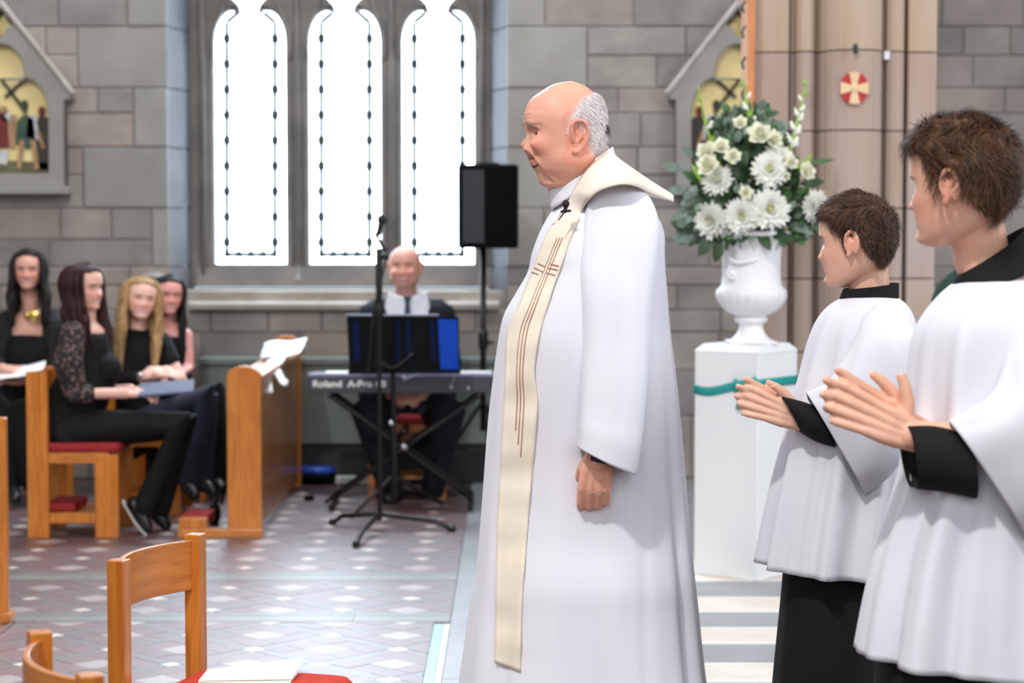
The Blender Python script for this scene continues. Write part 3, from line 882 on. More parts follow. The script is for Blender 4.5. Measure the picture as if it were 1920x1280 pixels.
def short_hair(H, T, mask, thick, comb, m, parent, count=7000, length=.02, seed=1, wid=.0011, lift=.35, nz=.4, cap=True, name='hair'):
    """mask(x,y,z)->0..1 coverage; thick(x,y,z)->cap thickness; comb(P, N)->direction"""
    rnd = random.Random(seed); bm = bmesh.new()
    def SN(z, ph):
        p = head_point(H, z, ph); a = head_point(H, z, ph+.05)-p; b = head_point(H, min(z+.004, .1149), ph)-p
        nn = a.cross(b)
        if nn.length < 1e-10: nn = Vector((0, 0, 1))
        nn.normalize()
        if nn.dot(p-Vector((.01, 0, -.0))) < 0: nn = -nn
        return p, nn
    if cap:
        nu, nv = 96, 60; grid = {}
        for i in range(nv+1):
            z = -.085+.1999*math.sin(PI/2*i/nv)
            for j in range(nu):
                p, nn = SN(min(z, .1149), 2*PI*j/nu); mk = mask(p.x, p.y, p.z)
                tk = thick(p.x, p.y, p.z)*(min(1, mk*1.0))
                q = p+nn*(tk*(1+nz*pnoise(p*45+Vector((seed, 0, 0))))-.002 if mk > .02 else -.008)
                grid[i, j] = (bm.verts.new(T @ q), mk)
        for i in range(nv):
            for j in range(nu):
                k = (j+1) % nu; q = [grid[i, j], grid[i, k], grid[i+1, k], grid[i+1, j]]
                if max(v[1] for v in q) > .12: bm.faces.new([v[0] for v in q])
        for v in [v for v in bm.verts if not v.link_faces]: bm.verts.remove(v)
    S = []; R3 = T.to_3x3()
    tries = 0
    while len(S) < count and tries < count*6:
        tries += 1
        u = rnd.random(); z = -.085+.1999*(1-(1-u)**1.6); ph = rnd.random()*2*PI
        z = min(z, .1145); p, nn = SN(z, ph)
        mk = mask(p.x, p.y, p.z)
        if rnd.random() > mk: continue
        tk = thick(p.x, p.y, p.z)*mk
        d = comb(p, nn); d = (d-nn*d.dot(nn)); d = d.normalized() if d.length > 1e-6 else Vector((0, 0, -1))
        d = (d+Vector((rnd.uniform(-1, 1), rnd.uniform(-1, 1), rnd.uniform(-1, 1)))*.28).normalized()
        ln = length*rnd.uniform(.6, 1.2); q = p+nn*(tk*rnd.uniform(.3, .95)); pts = []
        for k in range(4):
            t = k/3; pts.append(T @ (q+d*ln*t+nn*(lift*ln*math.sin(t*PI*.75)*rnd.uniform(.5, 1.1))))
        S.append((pts, R3 @ nn))
    hair_strands(bm, S, wid)
    me_o = link(name, bm, m, smooth=True)
    return local(me_o, parent)
def hair_mat(name, c1, c2, rough=.55): return mat(name, c1, rough, c2, scale=90, detail=3, spec=.25, stretch=(1, 1, .25))
def loft_px(secs, N=96, fold=None, cap=False, bm=None):
    """secs: (py, x_left, x_right, Y centre, half depth, exponent); horizontal rings"""
    bm = bm or bmesh.new(); R = []
    for i, s in enumerate(secs):
        py, xl, xr, Yc, b = s[:5]; e = 2.0/(s[5] if len(s) > 5 else 2.2)
        z = Zp(py, Yc); x0, x1 = Xp(xl, Yc), Xp(xr, Yc); cx, a = (x0+x1)/2, (x1-x0)/2; ring = []
        for j in range(N):
            ph = 2*PI*j/N; c, sn = math.cos(ph), math.sin(ph)
            k = 1+(fold(ph, z, i/(len(secs)-1)) if fold else 0)
            ring.append(Vector((cx+a*k*math.copysign(abs(c)**e, c), Yc+b*k*math.copysign(abs(sn)**e, sn), z+0)))
        R.append(ring)
    rings(bm, R, cap0=cap, cap1=cap); return bm
def densify(tab, n):
    """smoothly interpolate rows of numbers"""
    out = []
    for i in range(len(tab)-1):
        for k in range(n):
            t = k/n
            p0, p1, p2, p3 = tab[max(i-1, 0)], tab[i], tab[i+1], tab[min(i+2, len(tab)-1)]
            out.append(tuple(0.5*((2*b)+(c-a)*t+(2*a-5*b+4*c-d)*t*t+(3*b-a-3*c+d)*t**3) for a, b, c, d in zip(p0, p1, p2, p3)))
    out.append(tuple(tab[-1])); return out
def loft_free(secs, N=48, fold=None, cap0=False, cap1=False, bm=None):
    """secs: (centre Vector, axisA Vector, axisB Vector)"""
    bm = bm or bmesh.new(); R = []
    for i, (c, a, b) in enumerate(secs):
        t = i/(len(secs)-1); ring = []
        for j in range(N):
            ph = 2*PI*j/N; k = 1+(fold(ph, t) if fold else 0)
            ring.append(c+a*(math.cos(ph)*k)+b*(math.sin(ph)*k))
        R.append(ring)
    rings(bm, R, cap0=cap0, cap1=cap1); return bm
def garment(name, bm, m, parent, solid=.003, sub=0, **k):
    return local(link(name, bm, m, smooth=True, solid=solid, sub=sub, **k), parent)
M['white_cloth'] = mat('white_cloth', rgb(228, 228, 236), .85, rgb(221, 221, 230), scale=3, bump=.04, bscale=400, sheen=.1, spec=.2)
M['surplice'] = mat('surplice_cotton', rgb(225, 225, 232), .85, rgb(217, 217, 226), scale=4, bump=.05, bscale=260, spec=.2)
M['black_cloth'] = mat('black_wool', rgb(30, 27, 28), .85, rgb(24, 22, 24), scale=12, spec=.2, bump=.05, bscale=500)
M['navy'] = mat('navy_cloth', rgb(34, 36, 62), .8, rgb(28, 30, 52), scale=12)
M['stole'] = mat('cream_silk', rgb(238, 229, 212), .6, rgb(230, 219, 199), scale=4, bump=.06, bscale=120, stretch=(1, 1, 3), spec=.3)
M['stole_line'] = mat('brown_red_braid', rgb(184, 132, 108), .7, rgb(168, 118, 96), scale=80)
# ------------------------------------------------------------------ pedestal, urn and flower arrangement
M['ped'] = mat('white_painted_wood', rgb(236, 238, 240), .55, rgb(230, 232, 235), scale=3)
M['urn'] = mat('white_plaster_urn', rgb(240, 240, 242), .55, rgb(232, 232, 236), scale=9, bump=.05)
M['ribbon'] = mat('turquoise_satin', rgb(20, 158, 152), .35, rgb(12, 140, 138), scale=9, spec=.7)
N0 = FL(1419, 1089); w_ = .316; al = math.atan2(.195, .246)
cxp = N0.x+(-.246+.195)/2; cyp = N0.y+(.195+.246)/2
zt = Zp(664, N0.y)
pd = thing('pedestal', 'square white pedestal tied with a turquoise ribbon beside the boys', 'pedestal', (cxp, cyp, 0), -al)
h = w_/2
def LB(bm, x0, x1, y0, y1, z0, z1): return box(bm, x0, x1, y0, y1, z0, z1)
bm = bmesh.new(); LB(bm, -h, h, -h, h, .012, zt); link('shaft', bm, M['ped'], pd, bevel=.005)
bm = bmesh.new(); LB(bm, -h-.004, h+.004, -h-.004, h+.004, 0, .014); link('foot', bm, M['ped'], pd, bevel=.003)
bm = bmesh.new(); z1 = Zp(646, N0.y+.1); rings(bm, [[Vector((sx*q, sy*q, z)) for sx, sy in ((-1, -1), (1, -1), (1, 1), (-1, 1))] for q, z in ((h+.001, zt), (h-.002, zt+.008), (h-.022, z1-.006), (h-.026, z1))]); link('moulded_top', bm, M['ped'], pd)
zr = .826
bm = bmesh.new(); e = h+.003
rb = []
for k, (x, y) in enumerate([(-e, -e), (e, -e), (e, e), (-e, e)]):
    rb.append((x, y))
pts = []
for i in range(4):
    a, b = rb[i], rb[(i+1) % 4]
    for q in range(8): pts.append((a[0]+(b[0]-a[0])*q/8, a[1]+(b[1]-a[1])*q/8))
# knot sits near the front corner, where the ribbon dips
nk = Vector((-h+.06, -h-.01, 0))
def dip(p): return -.045*math.exp(-((p[0]-nk.x)**2+(p[1]-nk.y)**2)/.018)
R0 = [[Vector((p[0], p[1], zr+dip(p)+q)) for p in pts] for q in (-.019, -.006, .006, .019)]
rings(bm, R0, cap0=False, cap1=False); link('ribbon_band', bm, M['ribbon'], pd, smooth=True, solid=.002)
kz = zr-.045
# the knot, at the corner towards the viewer: local corner (-h,-h) is the left one, (h,-h) the front one
nk = Vector((h-.05, -h-.012, kz+.03))
bm = bmesh.new()
for s, L_, dz in ((-1, .055, .004), (1, .05, .02)):
    secs = []
    for k in range(9):
        t = k/8; a = t*PI*2
        secs.append([nk+Vector((s*(L_*math.sin(t*PI)), -.014*math.sin(a)-.008, dz*math.sin(t*PI)+.0+zz)) for zz in (-.022*math.sin(t*PI)-.007, 0, .022*math.sin(t*PI)+.007)])
    rings(bm, secs, closed_u=False)
link('bow_loops', bm, M['ribbon'], pd, smooth=True, solid=.002)
bm = bmesh.new(); ellip(bm, nk+Vector((0, -.012, 0)), (.016, .013, .018)); link('bow_knot', bm, M['ribbon'], pd, smooth=True)
for s in (-1, 1):
    bm = bmesh.new(); secs = []
    for k in range(7):
        t = k/6; secs.append([nk+Vector((s*.012+s*.02*t+q, -.012-.006*math.sin(t*6), -.095*t)) for q in (-.015, 0, .015)])
    rings(bm, secs, closed_u=False); link('ribbon_tail', bm, M['ribbon'], pd, smooth=True, solid=.002)
# urn
uc = (Xp(1408, cyp), cyp); sc_ = 4000/cyp
ur = thing('urn', 'white fluted urn holding flowers, standing on the pedestal', 'urn', (uc[0], uc[1], z1))
prof = [(98*.52, 648), (44, 650), (40, 644), (34, 640), (27, 632), (23, 624), (22, 614), (28, 611), (31, 607), (30, 602), (26, 600), (33, 597), (46, 591), (57, 581), (65, 569), (67.5, 560), (66, 551), (59, 545), (56, 538), (54.5, 522), (54.5, 500), (56, 480), (60, 466), (67, 456), (76, 450), (80, 447), (81, 443), (79, 440), (70, 440), (58, 452), (52, 470), (50, 520)]
zof = z1-Zp(650, cyp)
def flute(a, z):
    t = (z-Zp(597, cyp)-zof)/(Zp(545, cyp)-Zp(597, cyp))
    return -.035*(1-abs(math.cos(a*11)))*math.sin(PI*min(1, max(0, t))) if 0 < t < 1 else 0
bm = bmesh.new(); lathe(bm, [(r/sc_, Zp(y, cyp)+zof) for r, y in prof], 132, uc, flute); PL(ur, 'bowl', bm, M['urn'], smooth=True)
bm = bmesh.new(); q = 44/sc_; box(bm, uc[0]-q, uc[0]+q, uc[1]-q, uc[1]+q, z1, z1+.012); PL(ur, 'base_plate', bm, M['urn'], bevel=.003)
c = W(1373, 511, cyp-.10)
bm = bmesh.new(); ring = [c+Vector((.022*math.cos(2*PI*k/20), .004*math.cos(2*PI*k/20), .024*math.sin(2*PI*k/20))) for k in range(21)]; tube(bm, ring, .005, 8); ellip(bm, c+Vector((0, .006, 0)), (.016, .012, .018)); PL(ur, 'ring_ornament', bm, M['urn'], smooth=True)
bm = bmesh.new(); tube(bm, [W(1370, 486, cyp-.118), W(1382, 492, cyp-.125), W(1408, 490, cyp-.13), W(1420, 486, cyp-.125)], .006, 8, smooth=4); PL(ur, 'relief_swag', bm, M['urn'], smooth=True)
# foliage
M['leaf_dark'] = mat('dark_green_leaf', rgb(46, 76, 36), .45, rgb(32, 56, 28), scale=30)
M['leaf_mid'] = mat('green_leaf', rgb(70, 104, 52), .45, rgb(50, 84, 44), scale=30)
M['leaf_grey'] = mat('grey_eucalyptus_leaf', rgb(128, 146, 132), .55, rgb(98, 120, 104), scale=30)
M['leaf_lime'] = mat('lime_green_leaf', rgb(150, 186, 70), .45, rgb(128, 168, 58), scale=30)
M['petal'] = mat('white_petal', rgb(244, 244, 238), .6, rgb(236, 236, 226), scale=20, sss=.1)
M['petalc'] = mat('cream_petal', rgb(243, 242, 226), .6, rgb(234, 234, 206), scale=20, sss=.1)
M['heart'] = mat('yellow_green_heart', rgb(206, 206, 120), .7, rgb(186, 190, 98), scale=60)
rnd = random.Random(21)
fc = Vector((uc[0], cyp, Zp(400, cyp)))
def leaf(bm, p, d, n, L, wd, bend=.2):
    d = d.normalized(); s = d.cross(n); s = s.normalized() if s.length > 1e-6 else Vector((1, 0, 0)); n = s.cross(d).normalized()
    prof = [(0, .08), (.25, .8), (.55, 1.0), (.8, .65), (1, .05)]
    rows = []
    for t, w in prof:
        c = p+d*L*t-n*bend*L*t*t; rows.append([bm.verts.new(c-s*wd*w+n*.12*wd*w), bm.verts.new(c), bm.verts.new(c+s*wd*w+n*.12*wd*w)])
    for a, b in zip(rows[:-1], rows[1:]):
        for k in (0, 1): bm.faces.new([a[k], a[k+1], b[k+1], b[k]])
fo = thing('foliage_bouquet', 'mass of dark and silvery green leaves filling the white urn', 'foliage', (uc[0], uc[1], Zp(442, cyp)))
def Fpt(px, py, dy): return W(px, py, cyp+dy)
bms = {k: bmesh.new() for k in ('leaf_dark', 'leaf_mid', 'leaf_grey')}
def outline_ok(px, py):
    # rough outline of the arrangement, in measured pixels
    if py > 455: return False
    t = (py-190)/265
    l = 1408-(35+120*min(1, max(0, t))**.8); r = 1408+(25+120*min(1, max(0, t-.05))**.8)
    if py > 430: l += (py-430)*1.2; r -= (py-430)*2.5
    return l < px < r
cnt = 0
while cnt < 1050:
    px, py = rnd.uniform(1255, 1550), rnd.uniform(195, 455)
    if not outline_ok(px, py): continue
    cnt += 1
    cz = ((px-1408)/150)**2+((py-360)/150)**2
    dep = .19*math.sqrt(max(.05, 1-cz*.9)); dy = rnd.uniform(-dep, dep)
    k = 'leaf_grey' if (px < 1330 and rnd.random() < .6) or (py < 260 and rnd.random() < .3) or rnd.random() < .12 else rnd.choice(['leaf_dark', 'leaf_dark', 'leaf_mid'])
    p = Fpt(px, py, dy); out = (p-fc).normalized(); d = (out+Vector((rnd.uniform(-1, 1), rnd.uniform(-1, 1), rnd.uniform(-1, .8)))*.8)
    L = rnd.uniform(.035, .065); leaf(bms[k], p-out*.02, d, Vector((rnd.uniform(-.6, .6), -1, rnd.uniform(-.2, 1))), L, L*rnd.uniform(.22, .42), rnd.uniform(0, .5))
for k, bm in bms.items():
    o = PL(fo, 'foliage', bm, M[k], smooth=True); o['kind'] = 'stuff'
# larger single leaves
big = [(1340, 440, -.12, -.6, -.7, 'leaf_dark', .11), (1352, 452, -.13, -.3, -1, 'leaf_dark', .09), (1420, 432, -.16, .3, -.4, 'leaf_dark', .10), (1445, 440, -.16, .8, -.1, 'leaf_dark', .10), (1412, 425, -.17, -.1, -.8, 'leaf_grey', .07),
       (1300, 400, -.02, -1, -.2, 'leaf_grey', .08), (1285, 360, .0, -1, .2, 'leaf_grey', .08), (1280, 320, .0, -1, .4, 'leaf_grey', .09), (1300, 295, .0, -.7, .8, 'leaf_grey', .07), (1290, 430, -.02, -.7, -.7, 'leaf_grey', .08),
       (1380, 250, 0, -.3, 1, 'leaf_grey', .09), (1398, 262, -.04, .2, 1, 'leaf_grey', .09), (1350, 255, 0, -.6, 1, 'leaf_grey', .08), (1455, 250, 0, .8, .8, 'leaf_grey', .07), (1480, 420, -.1, .8, -.2, 'leaf_grey', .09), (1470, 400, -.12, .4, .5, 'leaf_grey', .07),
       (1500, 345, -.05, 1, .2, 'leaf_dark', .10), (1490, 370, -.08, .8, -.3, 'leaf_dark', .10), (1470, 350, -.12, .6, .6, 'leaf_dark', .09), (1400, 340, -.15, -.5, .5, 'leaf_dark', .09), (1385, 320, -.14, .3, .8, 'leaf_dark', .09),
       (1420, 350, -.15, .8, .1, 'leaf_mid', .08), (1370, 370, -.14, -.8, .3, 'leaf_mid', .08), (1310, 340, -.05, -.8, .6, 'leaf_mid', .08), (1510, 410, -.05, .8, -.6, 'leaf_dark', .09), (1330, 380, -.1, -1, 0, 'leaf_dark', .09)]
for (px, py, dy, dx, dz, k, L) in big:
    bm = bmesh.new(); leaf(bm, Fpt(px, py, dy), Vector((dx, -.25, dz)), Vector((.1, -1, .5)), L, L*.27, .25); PL(fo, 'leaf', bm, M[k], smooth=True)
for (a, b, k, wd) in (((1482, 337), (1524, 286), 'leaf_lime', .012), ((1512, 306), (1566, 299), 'leaf_mid', .010), ((1318, 345), (1296, 305), 'leaf_lime', .010), ((1350, 335), (1338, 290), 'leaf_lime', .011)):
    p, q = Fpt(*a, -.12), Fpt(*b, -.10); bm = bmesh.new(); leaf(bm, p, q-p, Vector((.1, -1, .2)), (q-p).length, wd, .02); PL(fo, 'blade_leaf', bm, M[k], smooth=True)
# blooms
def bloom_mesh(layers, curl):
    bm = bmesh.new()
    for li, (n, r, up, L, wd) in enumerate(layers):
        for k in range(n):
            a = 2*PI*(k+.5*(li % 2))/n+rnd.uniform(-.1, .1); d = Vector((math.cos(a)*math.cos(up), math.sin(a)*math.cos(up), math.sin(up)))
            n_ = Vector((-math.cos(a)*math.sin(up), -math.sin(a)*math.sin(up), math.cos(up)))
            leaf(bm, d*r, d, n_, L*rnd.uniform(.85, 1.1), wd, curl)
    return bm
mum = bloom_mesh([(18, .1, -.25, .92, .17), (18, .1, .1, .92, .17), (17, .1, .42, .85, .16), (15, .1, .75, .75, .15), (12, .1, 1.05, .6, .13), (8, .05, 1.35, .5, .12)], -.25)
rose = bloom_mesh([(6, .05, .0, .95, .42), (6, .05, .4, .85, .42), (5, .05, .8, .75, .36), (4, .05, 1.15, .7, .3)], -.45)
mmum = bpy.data.meshes.new('petals'); mum.to_mesh(mmum); mum.free(); mrose = bpy.data.meshes.new('petals'); rose.to_mesh(mrose); rose.free()
bh = bmesh.new(); ellip(bh, (0, 0, .28), (.16, .16, .16), u=10, v=6); mheart = bpy.data.meshes.new('heart'); bh.to_mesh(mheart); bh.free()
for me, mm in ((mmum, 'petal'), (mrose, 'petalc'), (mheart, 'heart')):
    me.materials.append(M[mm])
    for p in me.polygons: p.use_smooth = True
def bloom(kind, px, py, r, dy, aim, label, group, name):
    p = Fpt(px, py, dy); o = thing(name, label, 'flower', p, 0, group)
    q = Vector(aim).normalized().to_track_quat('Z', 'Y'); o.rotation_mode = 'QUATERNION'; o.rotation_quaternion = q @ Quaternion((0, 0, 1), rnd.uniform(0, 6)); rr = r/sc_*1.05; o.scale = (rr, rr, rr*.9)
    a = bpy.data.objects.new('petals', mmum if kind == 'm' else mrose); C.objects.link(a); a.parent = o
    b = bpy.data.objects.new('heart', mheart); C.objects.link(b); b.parent = o
mums = [(1443, 319, 30, -.17, (-.1, -1, .3), 'large white chrysanthemum at the centre front of the arrangement'), (1461, 295, 23, -.13, (.3, -1, .6), 'white chrysanthemum just above the central bloom, half hidden'),
        (1443, 393, 34, -.19, (.05, -1, .1), 'largest round white chrysanthemum low in the middle over the urn rim'), (1391, 405, 29, -.18, (-.2, -1, 0), 'white chrysanthemum left of the largest bloom, above the urn rim'),
        (1527, 386, 27, -.10, (.8, -1, 0), 'white chrysanthemum at the right edge nearest the smaller boy'), (1334, 413, 31, -.12, (-.6, -1, -.1), 'wide open white chrysanthemum at the lower left edge'),
        (1346, 339, 26, -.13, (-.4, -1, .5), 'white chrysanthemum in the left middle of the arrangement')]
for (x, y, r, dy, aim, lb) in mums: bloom('m', x, y, r*1.08, dy-.02, aim, lb, 'white chrysanthemums in the urn', 'chrysanthemum')
roses = [(1426, 253, 20, -.06, (-.2, -1, .6), 'creamy open bloom at the top middle under the tall stem'), (1450, 264, 16, -.06, (.4, -1, .5), 'small white bloom just right of the top middle bloom'), (1328, 311, 19, -.08, (-.5, -1, .6), 'cream bloom on the left above the middle-left chrysanthemum'),
         (1352, 277, 15, -.06, (0, -1, .8), 'small cream bloom upper left by the leaning green stem'), (1325, 286, 16, -.04, (-.6, -1, .5), 'cream bloom at the upper left rim of the arrangement'), (1374, 294, 14, -.1, (0, -1, .5), 'small cream bud in the upper centre-left leaves'),
         (1388, 232, 12, -.03, (-.1, -1, .6), 'tiny white bloom at the top beside the middle stem'), (1512, 322, 15, -.08, (.6, -1, .3), 'small white bloom at the right above the edge chrysanthemum'), (1483, 305, 12, -.1, (.3, -1, .3), 'tiny white bloom right of the central chrysanthemums'),
         (1398, 362, 12, -.17, (0, -1, .4), 'small yellow-green bud in the dark leaves at the centre'), (1470, 330, 10, -.14, (.3, -1, .3), 'tiny pale bud tucked right of the central chrysanthemum')]
for (x, y, r, dy, aim, lb) in roses: bloom('r', x, y, r*1.2, dy-.09 if dy > -.12 else dy-.03, aim, lb, 'smaller cream blooms in the urn', 'cream_bloom')
glads = [((1479, 290), (1496, 225), (1512, 150), 11, 'tall gladiolus spike leaning right with white buds', 1), ((1352, 318), (1326, 240), (1309, 160), 3, 'thin bare green gladiolus spike leaning left', -1), ((1408, 262), (1402, 205), (1394, 148), 5, 'upright gladiolus spike in the middle top', 1)]
for a, b, c, nb, lb, sd in glads:
    P = catmull([Fpt(a[0], a[1], -.08), Fpt(b[0], b[1], -.05), Fpt(c[0], c[1], -.03)], 8)
    t = thing('gladiolus', lb, 'flower', P[0], 0, 'gladiolus spikes in the urn')
    bm = bmesh.new(); tube(bm, P, [.010-.007*i/(len(P)-1) for i in range(len(P))], 8); PL(t, 'stem', bm, M['leaf_lime'], smooth=True)
    for k in range(nb):
        u = (k+.5)/nb; p = P[int(u*(len(P)-1))]; s = 1 if k % 2 else -1; r = .019*(1-u*.6)
        bm = bmesh.new(); q = p+Vector((s*r*1.1, -.008, r*.6)); tube(bm, [p, q, q+Vector((s*r*.3, 0, r*1.5))], [r*.5, r*.9, r*.35], 8); PL(t, 'bud', bm, M['petal'] if u < .8 else M['leaf_lime'], smooth=True)
    for k in range(3):
        p = P[2+k*3]; bm = bmesh.new(); leaf(bm, p, Vector((.25*(1 if k % 2 else -1), -.1, 1)), Vector((0, -1, .1)), .06, .007, .1); PL(t, 'bract', bm, M['leaf_lime'], smooth=True)
# ------------------------------------------------------------------ the priest, side on, facing left
PYc = 5.15
pr = thing('person', 'bald white-haired man in long white alb and cream stole, standing side on', 'person', (Xp(1085, PYc), PYc, 0))
S_ = 4000/5.1
def hl(px, py): return ((px-1060)/S_, (250-py)/S_)
HP = dict(HEAD); HP['wide'] = 1.02; HP['jowl'] = .06; HP['nose'] = .021; HP['nose_z'] = -.040; HP['lip'] = .003; HP['brow'] = .003; HP['smooth'] = 1.0
fr = [(1052, 357), (1034, 351), (1021, 349), (1012, 344), (1008, 335), (1008, 322), (1001, 316), (1000, 312), (994, 306), (993, 298), (993, 290), (992, 270), (989, 255), (983, 240), (982, 215), (985, 202), (994, 188), (1016, 171), (1043, 157), (1068, 153)]
bk = [(1058, 357), (1082, 350), (1100, 338), (1113, 322), (1122, 305), (1130, 280), (1136, 253), (1136, 230), (1134, 206), (1128, 189), (1112, 173), (1095, 160), (1075, 153)]
HP['front'] = [(hl(x, y)[1], hl(x, y)[0]) for x, y in fr]; HP['back'] = [(hl(x, y)[1], hl(x, y)[0]) for x, y in bk]
HP['width'] = [(-.136, .006), (-.130, .034), (-.118, .050), (-.09, .066), (-.05, .073), (-.01, .077), (.03, .078), (.06, .073), (.09, .058), (.108, .036), (.118, .018), (.123, .006)]
def head_range(H): return H['front'][0][0], H['front'][-1][0]
def add_head2(bm, H, T, nu=96, nv=120, ez=0.0, ex=0.0):
    z0, z1 = head_range(H)
    secs = []
    for i in range(nv+1):
        t = i/nv; z = z0+(z1-z0)*(0.5-0.5*math.cos(PI*(0.02+0.96*t)))
        secs.append([T @ head_point(H, z, 2*PI*j/nu) for j in range(nu)])
    rings(bm, secs)
yaw = math.radians(14)
hc = W(1060, 250, 5.1)
TP = Matrix.Translation(hc) @ Matrix.Rotation(yaw, 4, 'Z')
bm = bmesh.new()
add_head2(bm, HP, TP)
# ear (near and far)
for s in (-1, 1):
    w = .078
    def E(px, y, py):
        x, z = hl(px, py); return TP @ Vector((x-.021, s*(w+y), z))
    arc = [(1074, 262), (1070, 250), (1070, 238), (1076, 230), (1086, 229), (1095, 233), (1100, 243), (1100, 256), (1096, 268), (1090, 278), (1082, 286), (1076, 286)]
    tube(bm, [E(x, .005+.007*math.sin(PI*k/11), y) for k, (x, y) in enumerate(arc)], [.004]+[.0048]*9+[.006, .0065], 8)
    tube(bm, [E(1080, -.004, 245), E(1088, -.001, 258), E(1080, -.002, 276)], [.008, .0085, .0085], 8)
    tube(bm, [E(1087, .004, 240), E(1092, .006, 252), E(1084, .005, 268)], [.0042, .0045, .004], 8)
    tube(bm, [E(1071, .002, 258), E(1074, .003, 266)], [.005, .005], 8)
# lids, bags, brow, cheek folds, forehead lines: all laid on the face surface
EZ = hl(0, 251)[1]
for s in (-1, 1):
    FT = lambda pts, rr, off=0.0: face_tube(bm, HP, TP, [(s*y, hl(0, py)[1]) for y, py in pts], rr, off)
    FT([(.018, 251), (.025, 247), (.034, 246.5), (.047, 252)], [.002, .0036, .0040, .0026], .001)
    FT([(.018, 253), (.026, 258), (.036, 258), (.045, 254)], [.002, .0028, .0028, .002], .0004)
    FT([(.020, 260), (.030, 263), (.042, 260)], [.002, .0042, .002], -.0015)
    FT([(.012, 241), (.024, 236), (.038, 237), (.050, 243)], [.003, .0058, .0055, .003], .0005)
    FT([(.014, 282), (.024, 292), (.034, 303), (.040, 316)], [.003, .0064, .0070, .003], -.0015)
    FT([(.036, 322), (.040, 334), (.040, 342)], [.003, .006, .003], -.003)
    FT([(.052, 250), (.060, 254)], [.0016, .0014], -.0008); FT([(.052, 247), (.061, 246)], [.0016, .0014], -.0008)
FT2 = lambda pts, rr, off=0.0: face_tube(bm, HP, TP, [(y, hl(0, py)[1]) for y, py in pts], rr, off)
for yy in (214, 221, 228): FT2([(-.05, yy+4), (-.025, yy), (0, yy+1), (.025, yy), (.05, yy+4)], [.001, .0026, .0020, .0026, .001], -.0003)
FT2([(-.026, 312), (-.012, 308), (0, 309), (.012, 308), (.026, 312)], [.002, .0034, .003, .0034, .002], -.0016)
FT2([(-.024, 314), (-.012, 318.5), (0, 320), (.012, 318.5), (.024, 314)], [.002, .0038, .0042, .0038, .002], -.002)
# neck, torso, arms, legs
def A(px, py, Y): return W(px, py, Y)
tube(bm, [A(1098, 300, 5.12), A(1100, 345, 5.14), A(1115, 400, 5.15)], [.066, .068, .085], 20)
tube(bm, [A(1060, 345, 5.12), A(1080, 380, 5.14)], [.045, .05], 14)
tube(bm, [A(1135, 440, 5.15), A(1120, 540, 5.15), A(1095, 700, 5.15), A(1090, 850, 5.15)], [.10, .13, .15, .12], 20)
for s in (-1, 1):
    sh = Vector((Xp(1165, 5.15), 5.15+s*.17, Zp(420, 5.15))); el = Vector((Xp(1175, 5), 5.15+s*.235, Zp(650, 5.15))); wr = W(1127, 868, 4.89); wr.y = 5.15+s*.26
    tube(bm, [A(1120, 400, 5.15), sh], [.07, .06], 12); tube(bm, [sh, el, wr], [.055, .042, .029], 14)
    hip = Vector((Xp(1095, 5.15), 5.15+s*.09, Zp(880, 5.15))); kn = hip.copy(); kn.z = .5; kn.x -= .02; an = hip.copy(); an.z = .07; 
    tube(bm, [hip, kn, an], [.09, .06, .042], 12); tube(bm, [an+Vector((.03, 0, -.03)), an+Vector((-.13, 0, -.04))], [.036, .03], 10)
    # hand: loosely closed, knuckles towards the viewer, fingers curled downwards
    Mh = frame_from((-.12, -.05*s*-1, -1), (-.1, s*1.0, .15), wr+Vector((-.004, 0, .026)), 1.0, 1.06)
    # thumb side must face forward (-x)
    yv = Mh.to_3x3() @ Vector((0, 1, 0))
    if yv.x > 0: Mh = frame_from((-.12, .05*s, -1), (-.1, s*1.0, .15), wr+Vector((-.004, 0, .026)), -1.0, 1.06)
    add_hand(bm, Mh, (.62, .74, .8, .85), (.1, .7), .0, .86, 1.15)
PB = [(-.06, .045), (-.03, .034), (-.012, .028), (-.004, -.020), (0, -.0215), (.032, -.014), (.057, 0), (.079, .019), (.092, .045), (.105, .085)]
def pmask(x, y, z):
    xb = np.interp(z, [q[0] for q in PB], [q[1] for q in PB])
    return np.clip((x-xb)/.022+.35, 0, 1)*np.clip((z+.062)/.03, 0, 1)*(np.abs(y) < .0795)*.8
body = remesh_body('body', bm, .0030, MSKIN, face_colors(TP, (224, 164, 140), HP, lips=(190, 100, 92), brow=(132, 104, 90), blush=.45, hairc=(216, 198, 192), hairmask=pmask, brows=1.1), pr, sm=1)
for s in (-1, 1):
    p = face_at(HP, hl(0, 252.5)[1], s*.033)
    bm = bmesh.new(); ellip(bm, TP @ (p+Vector((.0088, 0, 0))), (.0118, .0118, .0118), u=20, v=14); local(link('eye', bm, MEYE, smooth=True), pr)
    bm = bmesh.new(); ellip(bm, TP @ (p+Vector((-.0004, s*.001, 0))), (.0050, .0066, .0050), u=14, v=10); local(link('iris', bm, IRIS, smooth=True), pr)
bm = bmesh.new()
face_tube(bm, HP, TP, [(y, hl(0, 313.6-abs(y)*150)[1]) for y in (-.042, -.026, -.01, 0, .01, .026, .042)], [.0012, .0020, .0026, .0026, .0026, .0020, .0012], .0006)
local(link('mouth', bm, mat('mouth_dark', rgb(74, 30, 30), .5), smooth=True), pr)
M['hair_white'] = hair_mat('white_hair', rgb(238, 230, 230), rgb(212, 200, 200))
def hm(x, y, z):
    xb = PB[0][1]
    for (a, u), (b, v) in zip(PB[:-1], PB[1:]):
        if z >= a: xb = u+(v-u)*min(1, (z-a)/(b-a))
    if abs(y) > .060 and -.017 < x < .014 and -.045 < z < .022: return 0
    return min(1, max(0, (x-xb)/.016))*min(1, max(0, (z+.055)/.02))
